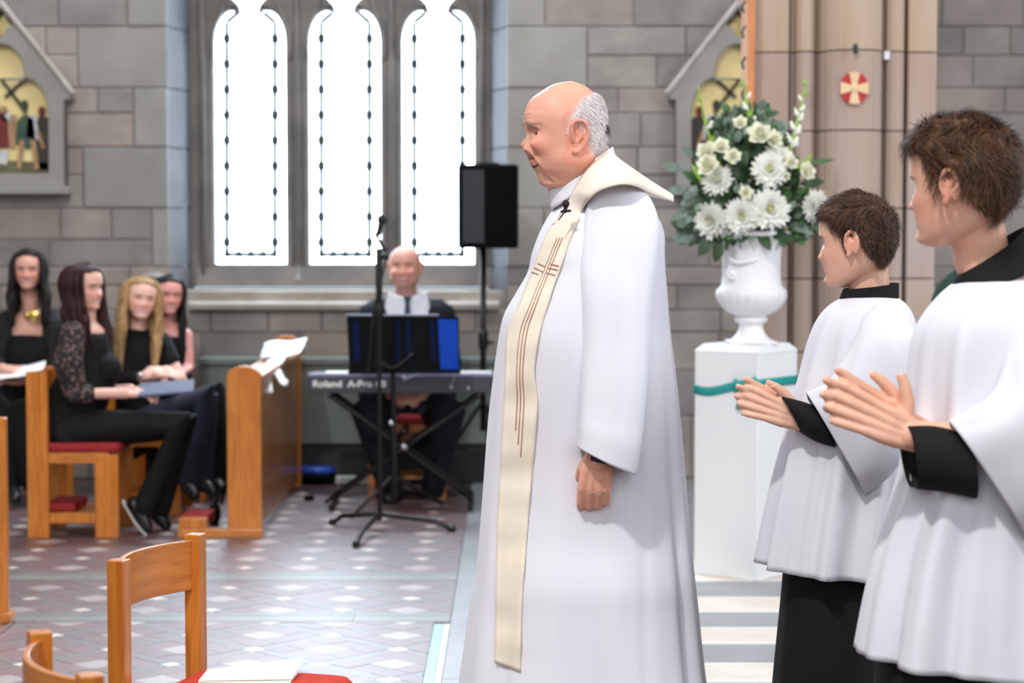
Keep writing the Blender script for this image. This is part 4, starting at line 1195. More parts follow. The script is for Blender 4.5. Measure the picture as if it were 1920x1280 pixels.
short_hair(HP, TP, hm, lambda x, y, z: .0010+.0035*min(1, max(0, (x-.02)/.06)), lambda p, n: Vector((.7, 0, -.6)), M['hair_white'], pr, count=9000, length=.013, seed=3, wid=.0007, lift=.10, nz=.3)
M['hair_dark_tuft'] = hair_mat('dark_tuft', rgb(84, 74, 78), rgb(60, 54, 58))
bm = bmesh.new(); S = []; rnd = random.Random(5)
for k in range(160):
    x, z = hl(1128+rnd.uniform(-4, 4), 240+rnd.uniform(-6, 8)); p = TP @ Vector((x, -.02+rnd.uniform(-.03, .03), z))
    S.append(([p, p+Vector((.006, 0, -.005)), p+Vector((.009, rnd.uniform(-.003, .003), -.014))], Vector((1, -1, 0))))
hair_strands(bm, S, .0010); local(link('dark_hair_tuft', bm, M['hair_dark_tuft'], smooth=True), pr)

# ---- alb
rows = [(372, 1049, 1178, 5.15, .085, 2.0), (392, 1038, 1212, 5.15, .145, 2.0), (412, 1025, 1234, 5.15, .185, 2.1), (440, 1011, 1243, 5.15, .212, 2.2), (475, 998, 1244, 5.15, .222, 2.3),
        (510, 990, 1246, 5.15, .226, 2.3), (551, 967, 1250, 5.15, .23, 2.3), (591, 945, 1253, 5.15, .235, 2.3), (637, 935, 1257, 5.15, .24, 2.3), (702, 926, 1265, 5.15, .235, 2.3), (794, 916, 1274, 5.15, .222, 2.3),
        (886, 909, 1283, 5.15, .218, 2.2), (985, 901, 1292, 5.15, .232, 2.2), (1070, 893, 1301, 5.15, .262, 2.2), (1129, 883, 1308, 5.15, .27, 2.1), (1227, 870, 1318, 5.15, .285, 2.1), (1300, 861, 1326, 5.15, .30, 2.1), (1420, 850, 1338, 5.15, .315, 2.1), (1560, 842, 1350, 5.15, .33, 2.1)]
def fold(ph, z, t):
    if t < .2: return 0
    k = (t-.2)/.8
    a = .030*k
    crease = 0
    for p0, w, dp in ((math.radians(328), .085, .075), (math.radians(300), .06, .030), (math.radians(276), .07, .034), (math.radians(252), .06, .030), (math.radians(350), .06, .04), (math.radians(232), .07, .03)):
        q = (ph-p0+.03*math.sin(z*3)+PI) % (2*PI)-PI
        crease += -dp*k*math.exp(-(q/w)**2)+dp*.55*k*math.exp(-((q-w*1.9)/(w*1.3))**2)
    v = math.sin(ph*9+.8*math.sin(z*2.2))*.5+.35*math.sin(ph*17+1.3+z)+.5*math.sin(ph*5-1.1)
    near = 1.0
    return a*v*near*.7+crease + .010*pnoise(Vector((math.cos(ph)*2.2, math.sin(ph)*2.2, z*2.6)))
bm = loft_px(densify(rows, 5), 160, fold)
alb_bm = bm.copy(); 
alb = garment('alb', bm, M['white_cloth'], pr)
alb_tree = BVHTree.FromBMesh(alb_bm)
CAMP = Vector((0, 0, CAMZ))
def on_surf(tree, px, py, off=.004, fall=5.0):
    d = (W(px, py, 5.0)-CAMP).normalized(); h = tree.ray_cast(CAMP, d)
    if h[0] is None: return W(px, py, fall)
    n = h[1] if h[1].dot(d) < 0 else -h[1]
    return h[0]+n*off
# ---- sleeve (near arm and far arm)
def sleeve(sgn):
    rows = [(340, 1135, 1186, .020), (350, 1120, 1202, .040), (370, 1108, 1220, .055), (400, 1100, 1233, .066), (440, 1092, 1239, .076), (500, 1087, 1234, .086), (560, 1091, 1224, .092), (640, 1094, 1217, .092), (702, 1091, 1212, .088), (780, 1087, 1205, .084), (830, 1085, 1196, .084), (858, 1083, 1189, .084)]
    rows = densify(rows, 4); secs = []
    for i, (py, xl, xr, b) in enumerate(rows):
        t = i/(len(rows)-1); Y = 5.15+sgn*(.120+.14*min(1, t*1.15)); Yd = 4.93
        x0, x1 = Xp(xl, Yd), Xp(xr, Yd); z = Zp(py, Yd)
        tilt = 0.0 if t < .6 else (t-.6)/.4*-.035
        secs.append((Vector(((x0+x1)/2, Y, z)), Vector(((x1-x0)/2, 0, tilt*.9)), Vector((0, b, .0))))
    def f(ph, t): return (.02+.05*t)*(math.sin(ph*3+2.0+t*2)*.5+.35*math.sin(ph*6-1-t))*min(1, t*2)+.03*pnoise(Vector((math.cos(ph)*1.5, math.sin(ph)*1.5, t*4)))
    bm = loft_free(secs, 72, f, cap0=True)
    return bm
bm = sleeve(-1); garment('sleeve', bm, M['white_cloth'], pr, .004)
bm = sleeve(1); garment('sleeve', bm, M['white_cloth'], pr, .004)
for s in (-1, 1):
    bm = bmesh.new(); c = W(1136, 858, 4.89); c.y = 5.15+s*.26
    secs = [(c+Vector((0, 0, .05-.012*k)), Vector((.037, 0, -.006)), Vector((0, .036, 0))) for k in range(6)]
    bm = loft_free(secs, 28); garment('cuff', bm, M['navy'], pr, .003)
# front placket seam
# ---- stole
Ledge = [(1032, 425), (1017, 455), (1001, 499), (985, 540), (973, 572), (960, 597), (950, 617), (947, 665), (947, 702), (942, 794), (937, 886), (932, 984), (930, 1070), (929, 1168), (928, 1242)]
Redge = [(1087, 405), (1070, 446), (1050, 505), (1035, 545), (1026, 577), (1017, 605), (1009, 635), (1003, 680), (1001, 705), (1009, 745), (1003, 834), (994, 926), (988, 1004), (981, 1090), (977, 1178), (976, 1260)]
def along(P, t):
    n = len(P)-1; f = min(max(t, 0), 1)*n; i = min(int(f), n-1); u = f-i
    q = [P[max(i-1, 0)], P[i], P[i+1], P[min(i+2, n)]]
    return tuple(0.5*((2*q[1][k])+(q[2][k]-q[0][k])*u+(2*q[0][k]-5*q[1][k]+4*q[2][k]-q[3][k])*u*u+(3*q[1][k]-q[0][k]-3*q[2][k]+q[3][k])*u**3) for k in (0, 1))
def yofs(P, y):      # edge x at height y
    for a, b in zip(P[:-1], P[1:]):
        if y <= b[1]: return a[0]+(b[0]-a[0])*(y-a[1])/(b[1]-a[1])
    return P[-1][0]
def smoothx(P, y): return (yofs(P, y-14)+2*yofs(P, y)+yofs(P, y+14))/4
def stole_pt(u, v, off):
    yl = 425+(1242-425)*v; yr = 405+(1259-405)*v
    xl = smoothx(Ledge, yl); xr = smoothx(Redge, yr); px = xl+(xr-xl)*u; py = yl+(yr-yl)*u
    wav = .0025*math.sin(v*40+u*2)+.0015*math.sin(v*75)
    p = on_surf(alb_tree, px, py, 0)
    return p, (CAMP-p).normalized()*(off+wav)
bm = bmesh.new(); nu, nv = 10, 110; Gd = {}
base = {}
for j in range(nv+1):
    for i in range(nu+1):
        p, o = stole_pt(i/nu, j/nv, .009); base[i, j] = (p, o)
for it in range(6):        # smooth away the alb's fine folds
    nb = {}
    for (i, j), (p, o) in base.items():
        q = [base[i, jj][0] for jj in (j-1, j+1) if (i, jj) in base]+[base[ii, j][0] for ii in (i-1, i+1) if (ii, j) in base]
        av = sum((x.y for x in q), 0)/len(q); nb[i, j] = (Vector((p.x, min(p.y, p.y*.4+av*.6), p.z)), o)
    base = nb
for k, (p, o) in base.items(): Gd[k] = bm.verts.new(p+o)
for j in range(nv):
    for i in range(nu): bm.faces.new([Gd[i, j], Gd[i+1, j], Gd[i+1, j+1], Gd[i, j+1]])
SG = {k: v.co.copy() for k, v in Gd.items()}
def sg(u, v):
    fu, fv = u*nu, v*nv; i, j = min(int(fu), nu-1), min(int(fv), nv-1); a, b = fu-i, fv-j
    return SG[i, j]*(1-a)*(1-b)+SG[i+1, j]*a*(1-b)+SG[i, j+1]*(1-a)*b+SG[i+1, j+1]*a*b
stole_o = garment('stole', bm, M['stole'], pr, .003)
def vv(py, u): return (py-425+20*u)/(817+37*u)
def braid(pts, r=.0016):
    bm = bmesh.new(); P = [sg(u, v) for u, v in pts]; P = [p+(CAMP-p).normalized()*.0025 for p in P]
    tube(bm, P, r, 6); local(link('braid_line', bm, M['stole_line'], smooth=True), pr if False else stole_par)
stole_par = pr
for k, (u0, y1) in enumerate(((.40, 806), (.50, 832), (.60, 855))):
    n = 60; pts = []
    for q in range(n+1):
        y = 446+(y1-446)*q/n; uu = u0+(.08*(1-min(1, max(0, (y-446)/120)))) ; pts.append((uu, vv(y, uu)))
    braid(pts)
for (ua, ya, ub, yb) in ((.12, 494, .42, 500), (.58, 503, .92, 506), (.06, 502, .42, 510), (.58, 512, .90, 516), (.02, 510, .30, 515), (.6, 495, .9, 499)):
    braid([(ua, vv(ya, ua)), ((ua+ub)/2, vv((ya+yb)/2, (ua+ub)/2)), (ub, vv(yb, ub))], .0018)
# ---- cowl: stole round the neck and hood point behind
I_ = [(1262, 371, 0.0), (1200, 327, .02), (1160, 298, .04), (1142, 285, .05), (1122, 298, .066), (1098, 322, .074), (1080, 350, .07), (1062, 385, .062), (1034, 424, .06)]
O_ = [(1263, 378, 0.012), (1226, 365, .08), (1196, 350, .16), (1172, 345, .20), (1146, 349, .205), (1120, 359, .19), (1103, 375, .17), (1092, 392, .16), (1085, 412, .16)]
for s in (-1, 1):
    bm = bmesh.new(); n = 40; Rr = []
    PI_ = catmull([Vector(p) for p in I_], 5); PO = catmull([Vector(p) for p in O_], 5)
    for a, b in zip(PI_, PO):
        row = []
        for q in range(7):
            t = q/6; ya = 5.1+s*a.z*.9; yb = 5.1+s*b.z
            if s < 0: pa = W(a.x, a.y, ya); pb = W(b.x, b.y, yb)
            else: 
                pa = W(a.x, a.y, 5.1-a.z*.9); pa.y = ya; pb = W(b.x, b.y, 5.1-b.z); pb.y = yb
            p = pa.lerp(pb, t); p.z += .010*math.sin(PI*t)
            if s < 0:
                yy = a.y+(b.y-a.y)*t; xx = a.x+(b.x-a.x)*t; f = min(1, max(0, (yy-372)/30))
                if f > 0: p = p.lerp(on_surf(alb_tree, xx, yy, .011), f)
            row.append(p)
        Rr.append(row)
    rings(bm, Rr, closed_u=False); garment('cowl', bm, M['stole'] if False else M['cowl'] if 'cowl' in M else M.setdefault('cowl', mat('ivory_silk', rgb(240, 230, 216), .65, rgb(234, 222, 206), scale=3, bump=.04, bscale=120)), pr, .004)
# white stand collar of the alb
bm = bmesh.new(); secs = []
for k in range(7):
    t = k/6; c = W(1096-6*t, 352-36*t+0, 5.12)
    secs.append((c, Vector((.079-.004*t, 0, .052-.0*t)), Vector((0, .080-.004*t, 0))))
bm = loft_free(secs, 48); garment('collar', bm, M['white_cloth'], pr, .003)
# ---- lapel microphone clipped to the stole
M['mic'] = mat('black_foam', rgb(26, 25, 27), .8, rgb(40, 38, 40), scale=300)
lm = W(1061, 382, 4.93)
t = thing('lapel_microphone', 'small black lapel microphone clipped at the collar of the alb', 'microphone', lm)
bm = bmesh.new(); ellip(bm, lm, (.0085, .0085, .0095)); PL(t, 'foam_cap', bm, M['mic'], smooth=True)
bm = bmesh.new(); tube(bm, [lm+Vector((0, 0, -.008)), lm+Vector((-.003, 0, -.018))], .0045, 8); tube(bm, [lm+Vector((-.01, -.002, -.018)), lm+Vector((.01, -.002, -.016))], .003, 8); PL(t, 'clip', bm, M['mic'], smooth=True)
bm = bmesh.new(); tube(bm, [lm+Vector((-.003, 0, -.018)), lm+Vector((-.012, 0, -.030)), lm+Vector((-.017, 0, -.038)), lm+Vector((-.014, .002, -.034)), lm+Vector((-.006, .002, -.024)), lm+Vector((-.002, .0, -.014))], .0011, 6, smooth=3); PL(t, 'cable', bm, M['mic'], smooth=True)
# ------------------------------------------------------------------ two altar servers in surplices
M['hair_brown'] = hair_mat('brown_hair', rgb(88, 60, 42), rgb(54, 38, 28))
M['hair_brown2'] = hair_mat('brown_wavy_hair', rgb(98, 66, 42), rgb(52, 36, 26))
def boy_mask(x, y, z):
    ay = abs(y)
    if x < -.055: h = .066
    elif x < -.02: h = .066-(x+.055)/.035*.036
    elif x < .004: h = .030-(x+.02)/.024*.052
    elif x < .040: h = .030 if ay > .045 else -.02
    else: h = .0-(min(x, .07)-.04)/.03*.062
    return max(0, min(1, (z-h)/.010+.5))
def server(label, base_px, Yc, T, sc, skin, neck, rows, fold_n, cass, sleeve_rows, arms, hands, cuffs, collar, hairargs, tilt):
    p = thing('person', label, 'person', (Xp(base_px, Yc), Yc, 0))
    H = dict(HEAD); H['nose'] = .019; H['brow'] = .002; H['smooth'] = .6
    bm = bmesh.new()
    add_head(bm, H, T)
    add_lids(bm, T, H, .6)
    tube(bm, neck, [.050*sc, .052*sc, .060*sc], 20)
    for pts, rr in arms: tube(bm, pts, rr, 14)
    for (Mx, kw) in hands: add_hand(bm, Mx, **kw)
    body = remesh_body('body', bm, .0028, MSKIN, face_colors(T, skin, H, lips=(196, 112, 104), brow=(86, 64, 50), blush=.35), p, sm=1)
    add_eyes(T, H, p)
    for (m, mk, th, cb, kw) in hairargs: short_hair(H, T, mk, th, cb, m, p, **kw)
    def fold(ph, z, t):
        if t < .06: return 0
        k = min(1, (t-.06)/.5)
        v = 0
        for n, a, q in fold_n: v += a*math.sin(ph*n+q+.6*math.sin(z*3+n))
        return v*k*(.4+.6*t)+.008*pnoise(Vector((math.cos(ph)*3, math.sin(ph)*3, z*5)))
    bm = loft_px(densify(rows, 5), 220, fold)
    for v in bm.verts: v.co.z += tilt*(v.co.x-Xp(base_px, Yc))*max(0, min(1, (Zp(rows[2][0], Yc)-v.co.z)/.5))
    garment('surplice', bm, M['surplice'], p, .003)
    # hem band
    hb = [r for r in densify(rows, 5)][-6:]
    bm = loft_px([(r[0], r[1]-.3, r[2]+.3, r[3], r[4]+.0004, r[5]) for r in hb], 220, lambda ph, z, t: fold(ph, z, 1-(1-t)*5/(5*(len(rows)-1))))
    for v in bm.verts: v.co.z += tilt*(v.co.x-Xp(base_px, Yc))
    garment('hem_band', bm, M['surplice'], p, .0018)
    bm = loft_px(densify(cass, 4), 96, lambda ph, z, t: .018*t*math.sin(ph*7+1)+.010*t*math.sin(ph*13))
    garment('cassock', bm, M['black_cloth'], p, .003)
    for secs, st in sleeve_rows:
        d = [tuple(a)+tuple(b)+tuple(c) for a, b, c in secs]; d = densify(d, 6)
        secs2 = [(Vector(r[:3]), Vector(r[3:6]), Vector(r[6:9])) for r in d]
        bm = loft_free(secs2, 80, cap0=True, fold=lambda ph, t: st*min(1, t*2)*(math.sin(ph*4+t*5)*.5+.5*math.sin(ph*7-t*4+1))+.05*t*pnoise(Vector((math.cos(ph)*2, math.sin(ph)*2, t*5))))
        garment('sleeve', bm, M['surplice'], p, .003)
    for secs in cuffs:
        d = [tuple(a)+tuple(b)+tuple(c) for a, b, c in secs]; d = densify(d, 4)
        bm = loft_free([(Vector(r[:3]), Vector(r[3:6]), Vector(r[6:9])) for r in d], 40, lambda ph, t: .02*math.sin(ph*3+t*3)); garment('cuff', bm, M['black_cloth'], p, .004)
    d = densify([tuple(a)+tuple(b)+tuple(c) for a, b, c in collar], 4)
    bm = loft_free([(Vector(r[:3]), Vector(r[3:6]), Vector(r[6:9])) for r in d], 56, lambda ph, t: .012*math.sin(ph*2+t*4)+.01*math.sin(ph*5-t*3)); garment('cassock_collar', bm, M['black_cloth'], p, .005)
    return p
def V(px, py, Y): return W(px, py, Y)
# ---- the smaller boy
Y1 = 5.12; s1 = .94
T1 = Matrix.Translation(W(1605, 456, Y1)) @ Matrix.Rotation(math.radians(-31), 4, 'Z') @ Matrix.Rotation(math.radians(-3), 4, 'Y') @ Matrix.Scale(s1, 4)
rows1 = [(556, 1586, 1674, Y1, .06, 2), (566, 1566, 1692, Y1, .10, 2), (584, 1546, 1706, Y1, .14, 2.1), (612, 1530, 1714, Y1, .165, 2.2), (650, 1517, 1720, Y1, .175, 2.2), (700, 1505, 1724, Y1, .175, 2.2), (770, 1490, 1722, Y1, .172, 2.2),
         (830, 1476, 1720, Y1, .175, 2.1), (904, 1459, 1718, Y1, .185, 2.1), (985, 1443, 1712, Y1, .195, 2.1), (1066, 1430, 1708, Y1, .205, 2.1)]
cass1 = [(1000, 1478, 1668, Y1, .15, 2.2), (1100, 1472, 1668, Y1, .155, 2.2), (1280, 1456, 1672, Y1, .17, 2.2), (1430, 1446, 1680, Y1, .18, 2.2), (1580, 1438, 1686, Y1, .19, 2.2)]
xz = lambda dx, dz, L: (dx*L, 0, dz*L)
nh = frame_from((-.93, .10, .33), (-.05, -1, .1), V(1500, 787, 4.99), 1, .88)
if (nh.to_3x3() @ Vector((0, 1, 0))).z < 0: nh = frame_from((-.93, .10, .33), (-.05, -1, .1), V(1500, 787, 4.99), -1, .88)
fh = frame_from((-.93, -.06, .37), (.05, 1, .1), V(1500, 780, 4.99)+Vector((0, .040, 0)), 1, .88)
if (fh.to_3x3() @ Vector((0, 1, 0))).z < 0: fh = frame_from((-.93, -.06, .37), (.05, 1, .1), V(1500, 780, 4.99)+Vector((0, .040, 0)), -1, .88)
sl1 = [((V(1668, 584, 5.02)), (.036, 0, -.016), (0, .04, 0)), ((V(1664, 606, 4.98)), (.060, 0, -.012), (0, .05, 0)), (V(1660, 640, 4.95), (.072, 0, 0), (0, .062, 0)), (V(1650, 710, 4.93), (.088, 0, -.03), (0, .066, 0)), (V(1628, 775, 4.92), (.090, 0, -.075), (0, .066, 0)),
       (V(1598, 812, 4.925), (.080, 0, -.105), (0, .062, 0)), (V(1566, 832, 4.94), (.070, 0, -.120), (0, .055, 0))]
sl1f = [(Vector((a.x+.02, 2*Y1-a.y, a.z)), b, c) for a, b, c in [((V(1664, 585, 4.99)), (.058, 0, .012), (0, .05, 0)), (V(1660, 640, 4.95), (.072, 0, 0), (0, .062, 0)), (V(1640, 730, 4.93), (.085, 0, -.03), (0, .066, 0)), (V(1600, 800, 4.93), (.075, 0, -.08), (0, .06, 0)), (V(1560, 822, 4.95), (.06, 0, -.10), (0, .05, 0))]]
near_arm = ([V(1650, 640, 5.0), V(1655, 770, 4.94), V(1500, 787, 4.99)], [.035, .038, .026])
fw = fh.translation
far_arm = ([Vector((V(1650, 600, 5).x, Y1+.14, V(0, 600, 5).z)), Vector((V(1655, 770, 5).x, Y1+.16, V(0, 770, 5).z)), fw], [.045, .038, .026])
cuff1 = [(V(1548, 800, 4.955), (-.022, 0, .046), (0, .042, 0)), (V(1515, 790, 4.965), (-.02, 0, .046), (0, .042, 0)), (V(1484, 777, 4.985), (-.022, 0, .040), (0, .038, 0))]
cuff1f = [(Vector((a.x+.004, a.y+.07, a.z-.008)), b, c) for a, b, c in cuff1]
col1 = [(V(1629, 578, Y1), (.078, 0, .0), (0, .072, 0)), (V(1629, 566, Y1), (.070, 0, .004), (0, .066, 0)), (V(1631, 548, Y1), (.066, 0, .006), (0, .062, 0)), (V(1633, 536, Y1), (.064, 0, .008), (0, .060, 0))]
def comb1(p, n): return Vector((-.8 if p.z > .06 else .25, 0.1, -.9 if p.z < .08 else -.1))
server('smaller altar boy in white surplice and black cassock, hands pressed together', 1600, Y1, T1, s1, (232, 182, 156),
       [V(1628, 480, Y1+.01), V(1630, 545, Y1+.01), V(1640, 600, Y1)], rows1, [(9, .060, .4), (14, .042, 1.9), (23, .018, .3)], cass1,
       [(sl1, .05), (sl1f, .05)], [near_arm, far_arm, ([V(1640, 600, Y1), V(1600, 760, Y1), V(1590, 1050, Y1)], [.09, .10, .11])],
       [(nh, dict(curls=(.10, .12, .10, .12), thumb=(.30, -.2), spread=.08, L=1.0, fr=1.14)), (fh, dict(curls=(.05, .08, .08, .1), thumb=(.15, -.1), spread=.08, fr=1.1))],
       [cuff1, cuff1f], col1,
       [(M['hair_brown'], boy_mask, lambda x, y, z: .004+.011*max(0, min(1, (z+.02)/.08)), comb1, dict(count=9000, length=.022, seed=4, wid=.0009, lift=.45, nz=.55))], -.06)
# ---- the taller boy, nearer and cut by the frame
Y2 = 4.0; s2 = 1.0
T2 = Matrix.Translation(W(1800, 350, Y2-.02)) @ Matrix.Rotation(math.radians(-39), 4, 'Z') @ Matrix.Rotation(math.radians(-2), 4, 'Y')
rows2 = [(522, 1800, 1935, Y2, .07, 2), (534, 1785, 1965, Y2, .10, 2), (556, 1762, 2000, Y2, .15, 2.1), (590, 1736, 2035, Y2, .185, 2.2), (630, 1718, 2052, Y2, .20, 2.2), (700, 1709, 2060, Y2, .205, 2.2), (800, 1703, 2062, Y2, .205, 2.2),
         (902, 1694, 2066, Y2, .21, 2.2), (999, 1664, 2072, Y2, .215, 2.1), (1072, 1645, 2078, Y2, .222, 2.1), (1150, 1630, 2084, Y2, .23, 2.1), (1231, 1618, 2090, Y2, .235, 2.1)]
cass2 = [(1150, 1664, 2040, Y2, .17, 2.2), (1280, 1650, 2046, Y2, .18, 2.2), (1500, 1636, 2056, Y2, .19, 2.2), (1700, 1626, 2066, Y2, .2, 2.2), (1860, 1620, 2070, Y2, .2, 2.2)]
def HF(xd, zd, loc, sc):
    m = frame_from(xd, zd, loc, 1, sc)
    return m if (m.to_3x3() @ Vector((0, 1, 0))).z > 0 else frame_from(xd, zd, loc, -1, sc)
nh2 = HF((-.91, .12, .40), (-.08, -1, .12), V(1712, 818, 3.84), .98)
fh2 = HF((-.90, -.05, .44), (.05, 1, .1), V(1712, 806, 3.84)+Vector((0, .048, 0)), .98)
sl2 = [(V(1972, 560, 3.9), (.045, 0, -.02), (0, .05, 0)), (V(1968, 590, 3.86), (.07, 0, -.01), (0, .06, 0)), (V(1985, 660, 3.80), (.09, 0, 0), (0, .07, 0)), (V(1985, 750, 3.77), (.10, 0, -.03), (0, .075, 0)), (V(1950, 835, 3.76), (.09, 0, -.085), (0, .07, 0)),
       (V(1900, 880, 3.77), (.075, 0, -.11), (0, .065, 0)), (V(1852, 902, 3.79), (.072, 0, -.108), (0, .058, 0))]
sl2f = [(Vector((a.x, 2*Y2-a.y, a.z)), b, c) for a, b, c in sl2]
cuff2 = [(V(1820, 872, 3.80), (-.01, 0, .058), (0, .05, 0)), (V(1765, 862, 3.81), (-.012, 0, .058), (0, .05, 0)), (V(1709, 857, 3.83), (-.008, 0, .055), (0, .047, 0))]
cuff2f = [(Vector((a.x+.004, a.y+.08, a.z-.006)), b, c) for a, b, c in cuff2]
col2 = [(V(1866, 528, Y2), (.088, 0, .034), (0, .082, 0)), (V(1862, 508, Y2), (.078, 0, .040), (0, .074, 0)), (V(1860, 488, Y2), (.070, 0, .044), (0, .068, 0)), (V(1860, 470, Y2), (.064, 0, .046), (0, .062, 0))]
def th2(x, y, z):
    return (.005+.015*max(0, min(1, (z+.03)/.09)))*(1+.25*math.sin(x*90+y*60)*math.sin(z*80+y*50))
def comb2(p, n): return Vector((math.sin(p.z*70+p.y*40)*.8+.3, math.cos(p.x*60)*.6, -.7+math.sin(p.x*80)*.3))
server('taller altar boy with wavy brown hair and white surplice, cut by the frame', 1850, Y2, T2, s2, (230, 176, 150),
       [V(1826, 380, Y2), V(1840, 480, Y2+.01), V(1870, 560, Y2)], rows2, [(8, .055, 1.4), (13, .042, .2), (22, .018, .7)], cass2,
       [(sl2, .05), (sl2f, .05)], [([V(1940, 600, 3.9), V(1960, 830, 3.78), nh2.translation], [.05, .042, .029]), ([Vector((V(1940, 600, 3.9).x, 4.12, 1.3)), Vector((V(1960, 830, 3.8).x, 4.15, 1.02)), fh2.translation], [.05, .042, .029]),
        ([V(1890, 600, Y2), V(1870, 800, Y2), V(1860, 1200, Y2)], [.10, .12, .13])],
       [(nh2, dict(curls=(.06, .10, .12, .16), thumb=(.85, -.05), spread=.07, L=.98, fr=1.14)), (fh2, dict(curls=(.04, .08, .1, .1), thumb=(.25, -.1), spread=.08, fr=1.1))],
       [cuff2, cuff2f], col2,
       [(M['hair_brown2'], boy_mask, th2, comb2, dict(count=9000, length=.034, seed=9, wid=.0010, lift=.32, nz=.6))], -.05)
# ------------------------------------------------------------------ furniture and equipment
M['oak'] = wood_mat('honey_oak', rgb(204, 126, 46), rgb(172, 96, 28), scale=(16, 16, 1.6))
M['oak_h'] = wood_mat('honey_oak_panel', rgb(200, 126, 52), rgb(170, 98, 36), scale=(3, 1.6, 18))
M['oak_d'] = wood_mat('shaded_oak_panel', rgb(150, 96, 48), rgb(118, 72, 34), scale=(3, 1.6, 14))  # oak darkened for the desk's recessed side: shade put into the colour
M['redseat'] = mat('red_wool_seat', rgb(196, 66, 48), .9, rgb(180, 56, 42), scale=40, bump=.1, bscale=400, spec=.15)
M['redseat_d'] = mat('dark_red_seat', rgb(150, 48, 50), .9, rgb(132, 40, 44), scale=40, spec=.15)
M['paper'] = mat('white_paper', rgb(240, 240, 238), .7, rgb(232, 232, 232), scale=6)
M['card'] = mat('ivory_card', rgb(244, 238, 226), .7, rgb(236, 226, 210), scale=12)
M['blackm'] = mat('black_metal', rgb(12, 12, 14), .35, rgb(8, 8, 10), scale=9, spec=.4)
M['blackp'] = mat('black_plastic', rgb(8, 9, 12), .75, rgb(5, 6, 9), scale=9, spec=.1)
M['chrome'] = mat('chrome', rgb(200, 200, 205), .2, metal=1.0)
def chair(label, loc, rz, group, kind='plain', red='redseat'):
    t = thing('chair', label, 'chair', loc, rz, group)
    seat_z, top = (.50, .80) if kind == 'plain' else (.45, .79)
    a = .019; w = .19; dp = .36
    px = .019 if kind == 'plain' else .05
    for s in (-1, 1):
        bm = bmesh.new(); box(bm, -px, px, s*w-a, s*w+a, 0, top); link('leg', bm, M['oak'], t, bevel=.003)
        bm = bmesh.new(); q = .019 if kind == 'plain' else .055; box(bm, dp-2*q+.02, dp+.02, s*w-a, s*w+a, 0, seat_z-.055); link('leg', bm, M['oak'], t, bevel=.003)
        bm = bmesh.new(); box(bm, px, dp-.02, s*w-a*.7, s*w+a*.7, seat_z-.095, seat_z-.045); link('seat_rail', bm, M['oak_h'], t, bevel=.002)
    for x in (px, dp-.0):
        bm = bmesh.new(); box(bm, x-.02, x, -w+a, w-a, seat_z-.095, seat_z-.045); link('seat_rail', bm, M['oak_h'], t, bevel=.002)
    # cushion
    bm = bmesh.new(); x0, x1, y0, y1 = .02, dp+.025, -w-.014, w+.014
    secs = []
    for z, g in ((seat_z-.045, .004), (seat_z-.030, 0), (seat_z-.012, 0), (seat_z-.002, .008), (seat_z, .02)):
        ring = []
        for k in range(40):
            an = 2*PI*k/40; c, s = math.cos(an), math.sin(an); e = .22
            ring.append(Vector(((x0+x1)/2+((x1-x0)/2-g)*math.copysign(abs(c)**e, c), ((y1-y0)/2-g)*math.copysign(abs(s)**e, s), z)))
        secs.append(ring)
    rings(bm, secs); link('seat', bm, M[red], t, smooth=True)
    # curved back panel
    bm = bmesh.new(); secs = []
    H0, H1 = top-.125, top-.012
    for k in range(21):
        u = -1+k/10; y = u*(w-.012); x = -.055*math.cos(u*PI/2)**.8 if abs(u) < 1 else 0
        secs.append([Vector((x-.006, y, H0)), Vector((x+.006, y, H0)), Vector((x+.006, y, H1)), Vector((x-.006, y, H1))])
    rings(bm, secs); link('backrest', bm, M['oak_h'], t, smooth=False, bevel=.002)
    if kind != 'plain':
        for s in (-1, 1):
            bm = bmesh.new(); box(bm, px, dp-.08, s*w-a*.7, s*w+a*.7, .07, .11); link('stretcher', bm, M['oak'], t, bevel=.002)
        bm = bmesh.new(); box(bm, .04, dp-.04, -w+.014, w-.014, .10, .115); link('book_shelf', bm, M['oak_h'], t, bevel=.002)
    return t
def place_chair(label, far_px, Y, top_z, rz, group, **k):
    f = Vector((Xp(far_px, Y), Y, 0)); off = Matrix.Rotation(rz, 3, 'Z') @ Vector((0, .19, 0)); return chair(label, f-off, rz, group, **k)
G_ = 'oak chairs with red seats'
chA = place_chair('oak chair with red seat holding a folded ivory card, nearest the bottom edge', 363, 4.76, .8, math.radians(-16), 'front oak chairs with red seats')
chB = place_chair('oak chair cut off at the bottom corner, only its post and curved back showing', 67, 3.62, .8, math.radians(24), 'front oak chairs with red seats')
# folded card on the seat
cc = W(465, 1267, 4.62); sz = .502
cd = thing('leaflet', 'folded ivory order-of-service card lying on the red seat', 'leaflet', (cc.x, 4.62, sz), math.radians(-4))
bm = bmesh.new(); secs = [[Vector((-.10, y, .001+.000)), Vector((.09, y+.004, .001))] for y in (-.05, .055)]; box(bm, -.10, .10, -.05, .06, 0, .0012); link('lower_leaf', bm, M['card'], cd)
bm = bmesh.new()
vs = [bm.verts.new(v) for v in (Vector((-.10, -.045, .003)), Vector((.10, -.020, .004)), Vector((.112, .062, .034)), Vector((-.102, .058, .006)))]; bm.faces.new(vs); link('upper_leaf', bm, M['card'], cd, solid=.001)
bm = bmesh.new(); box(bm, -.07, .06, -.02, .03, .0013, .0016); link('print_block', bm, mat('tan_print', rgb(222, 196, 166), .8), cd)
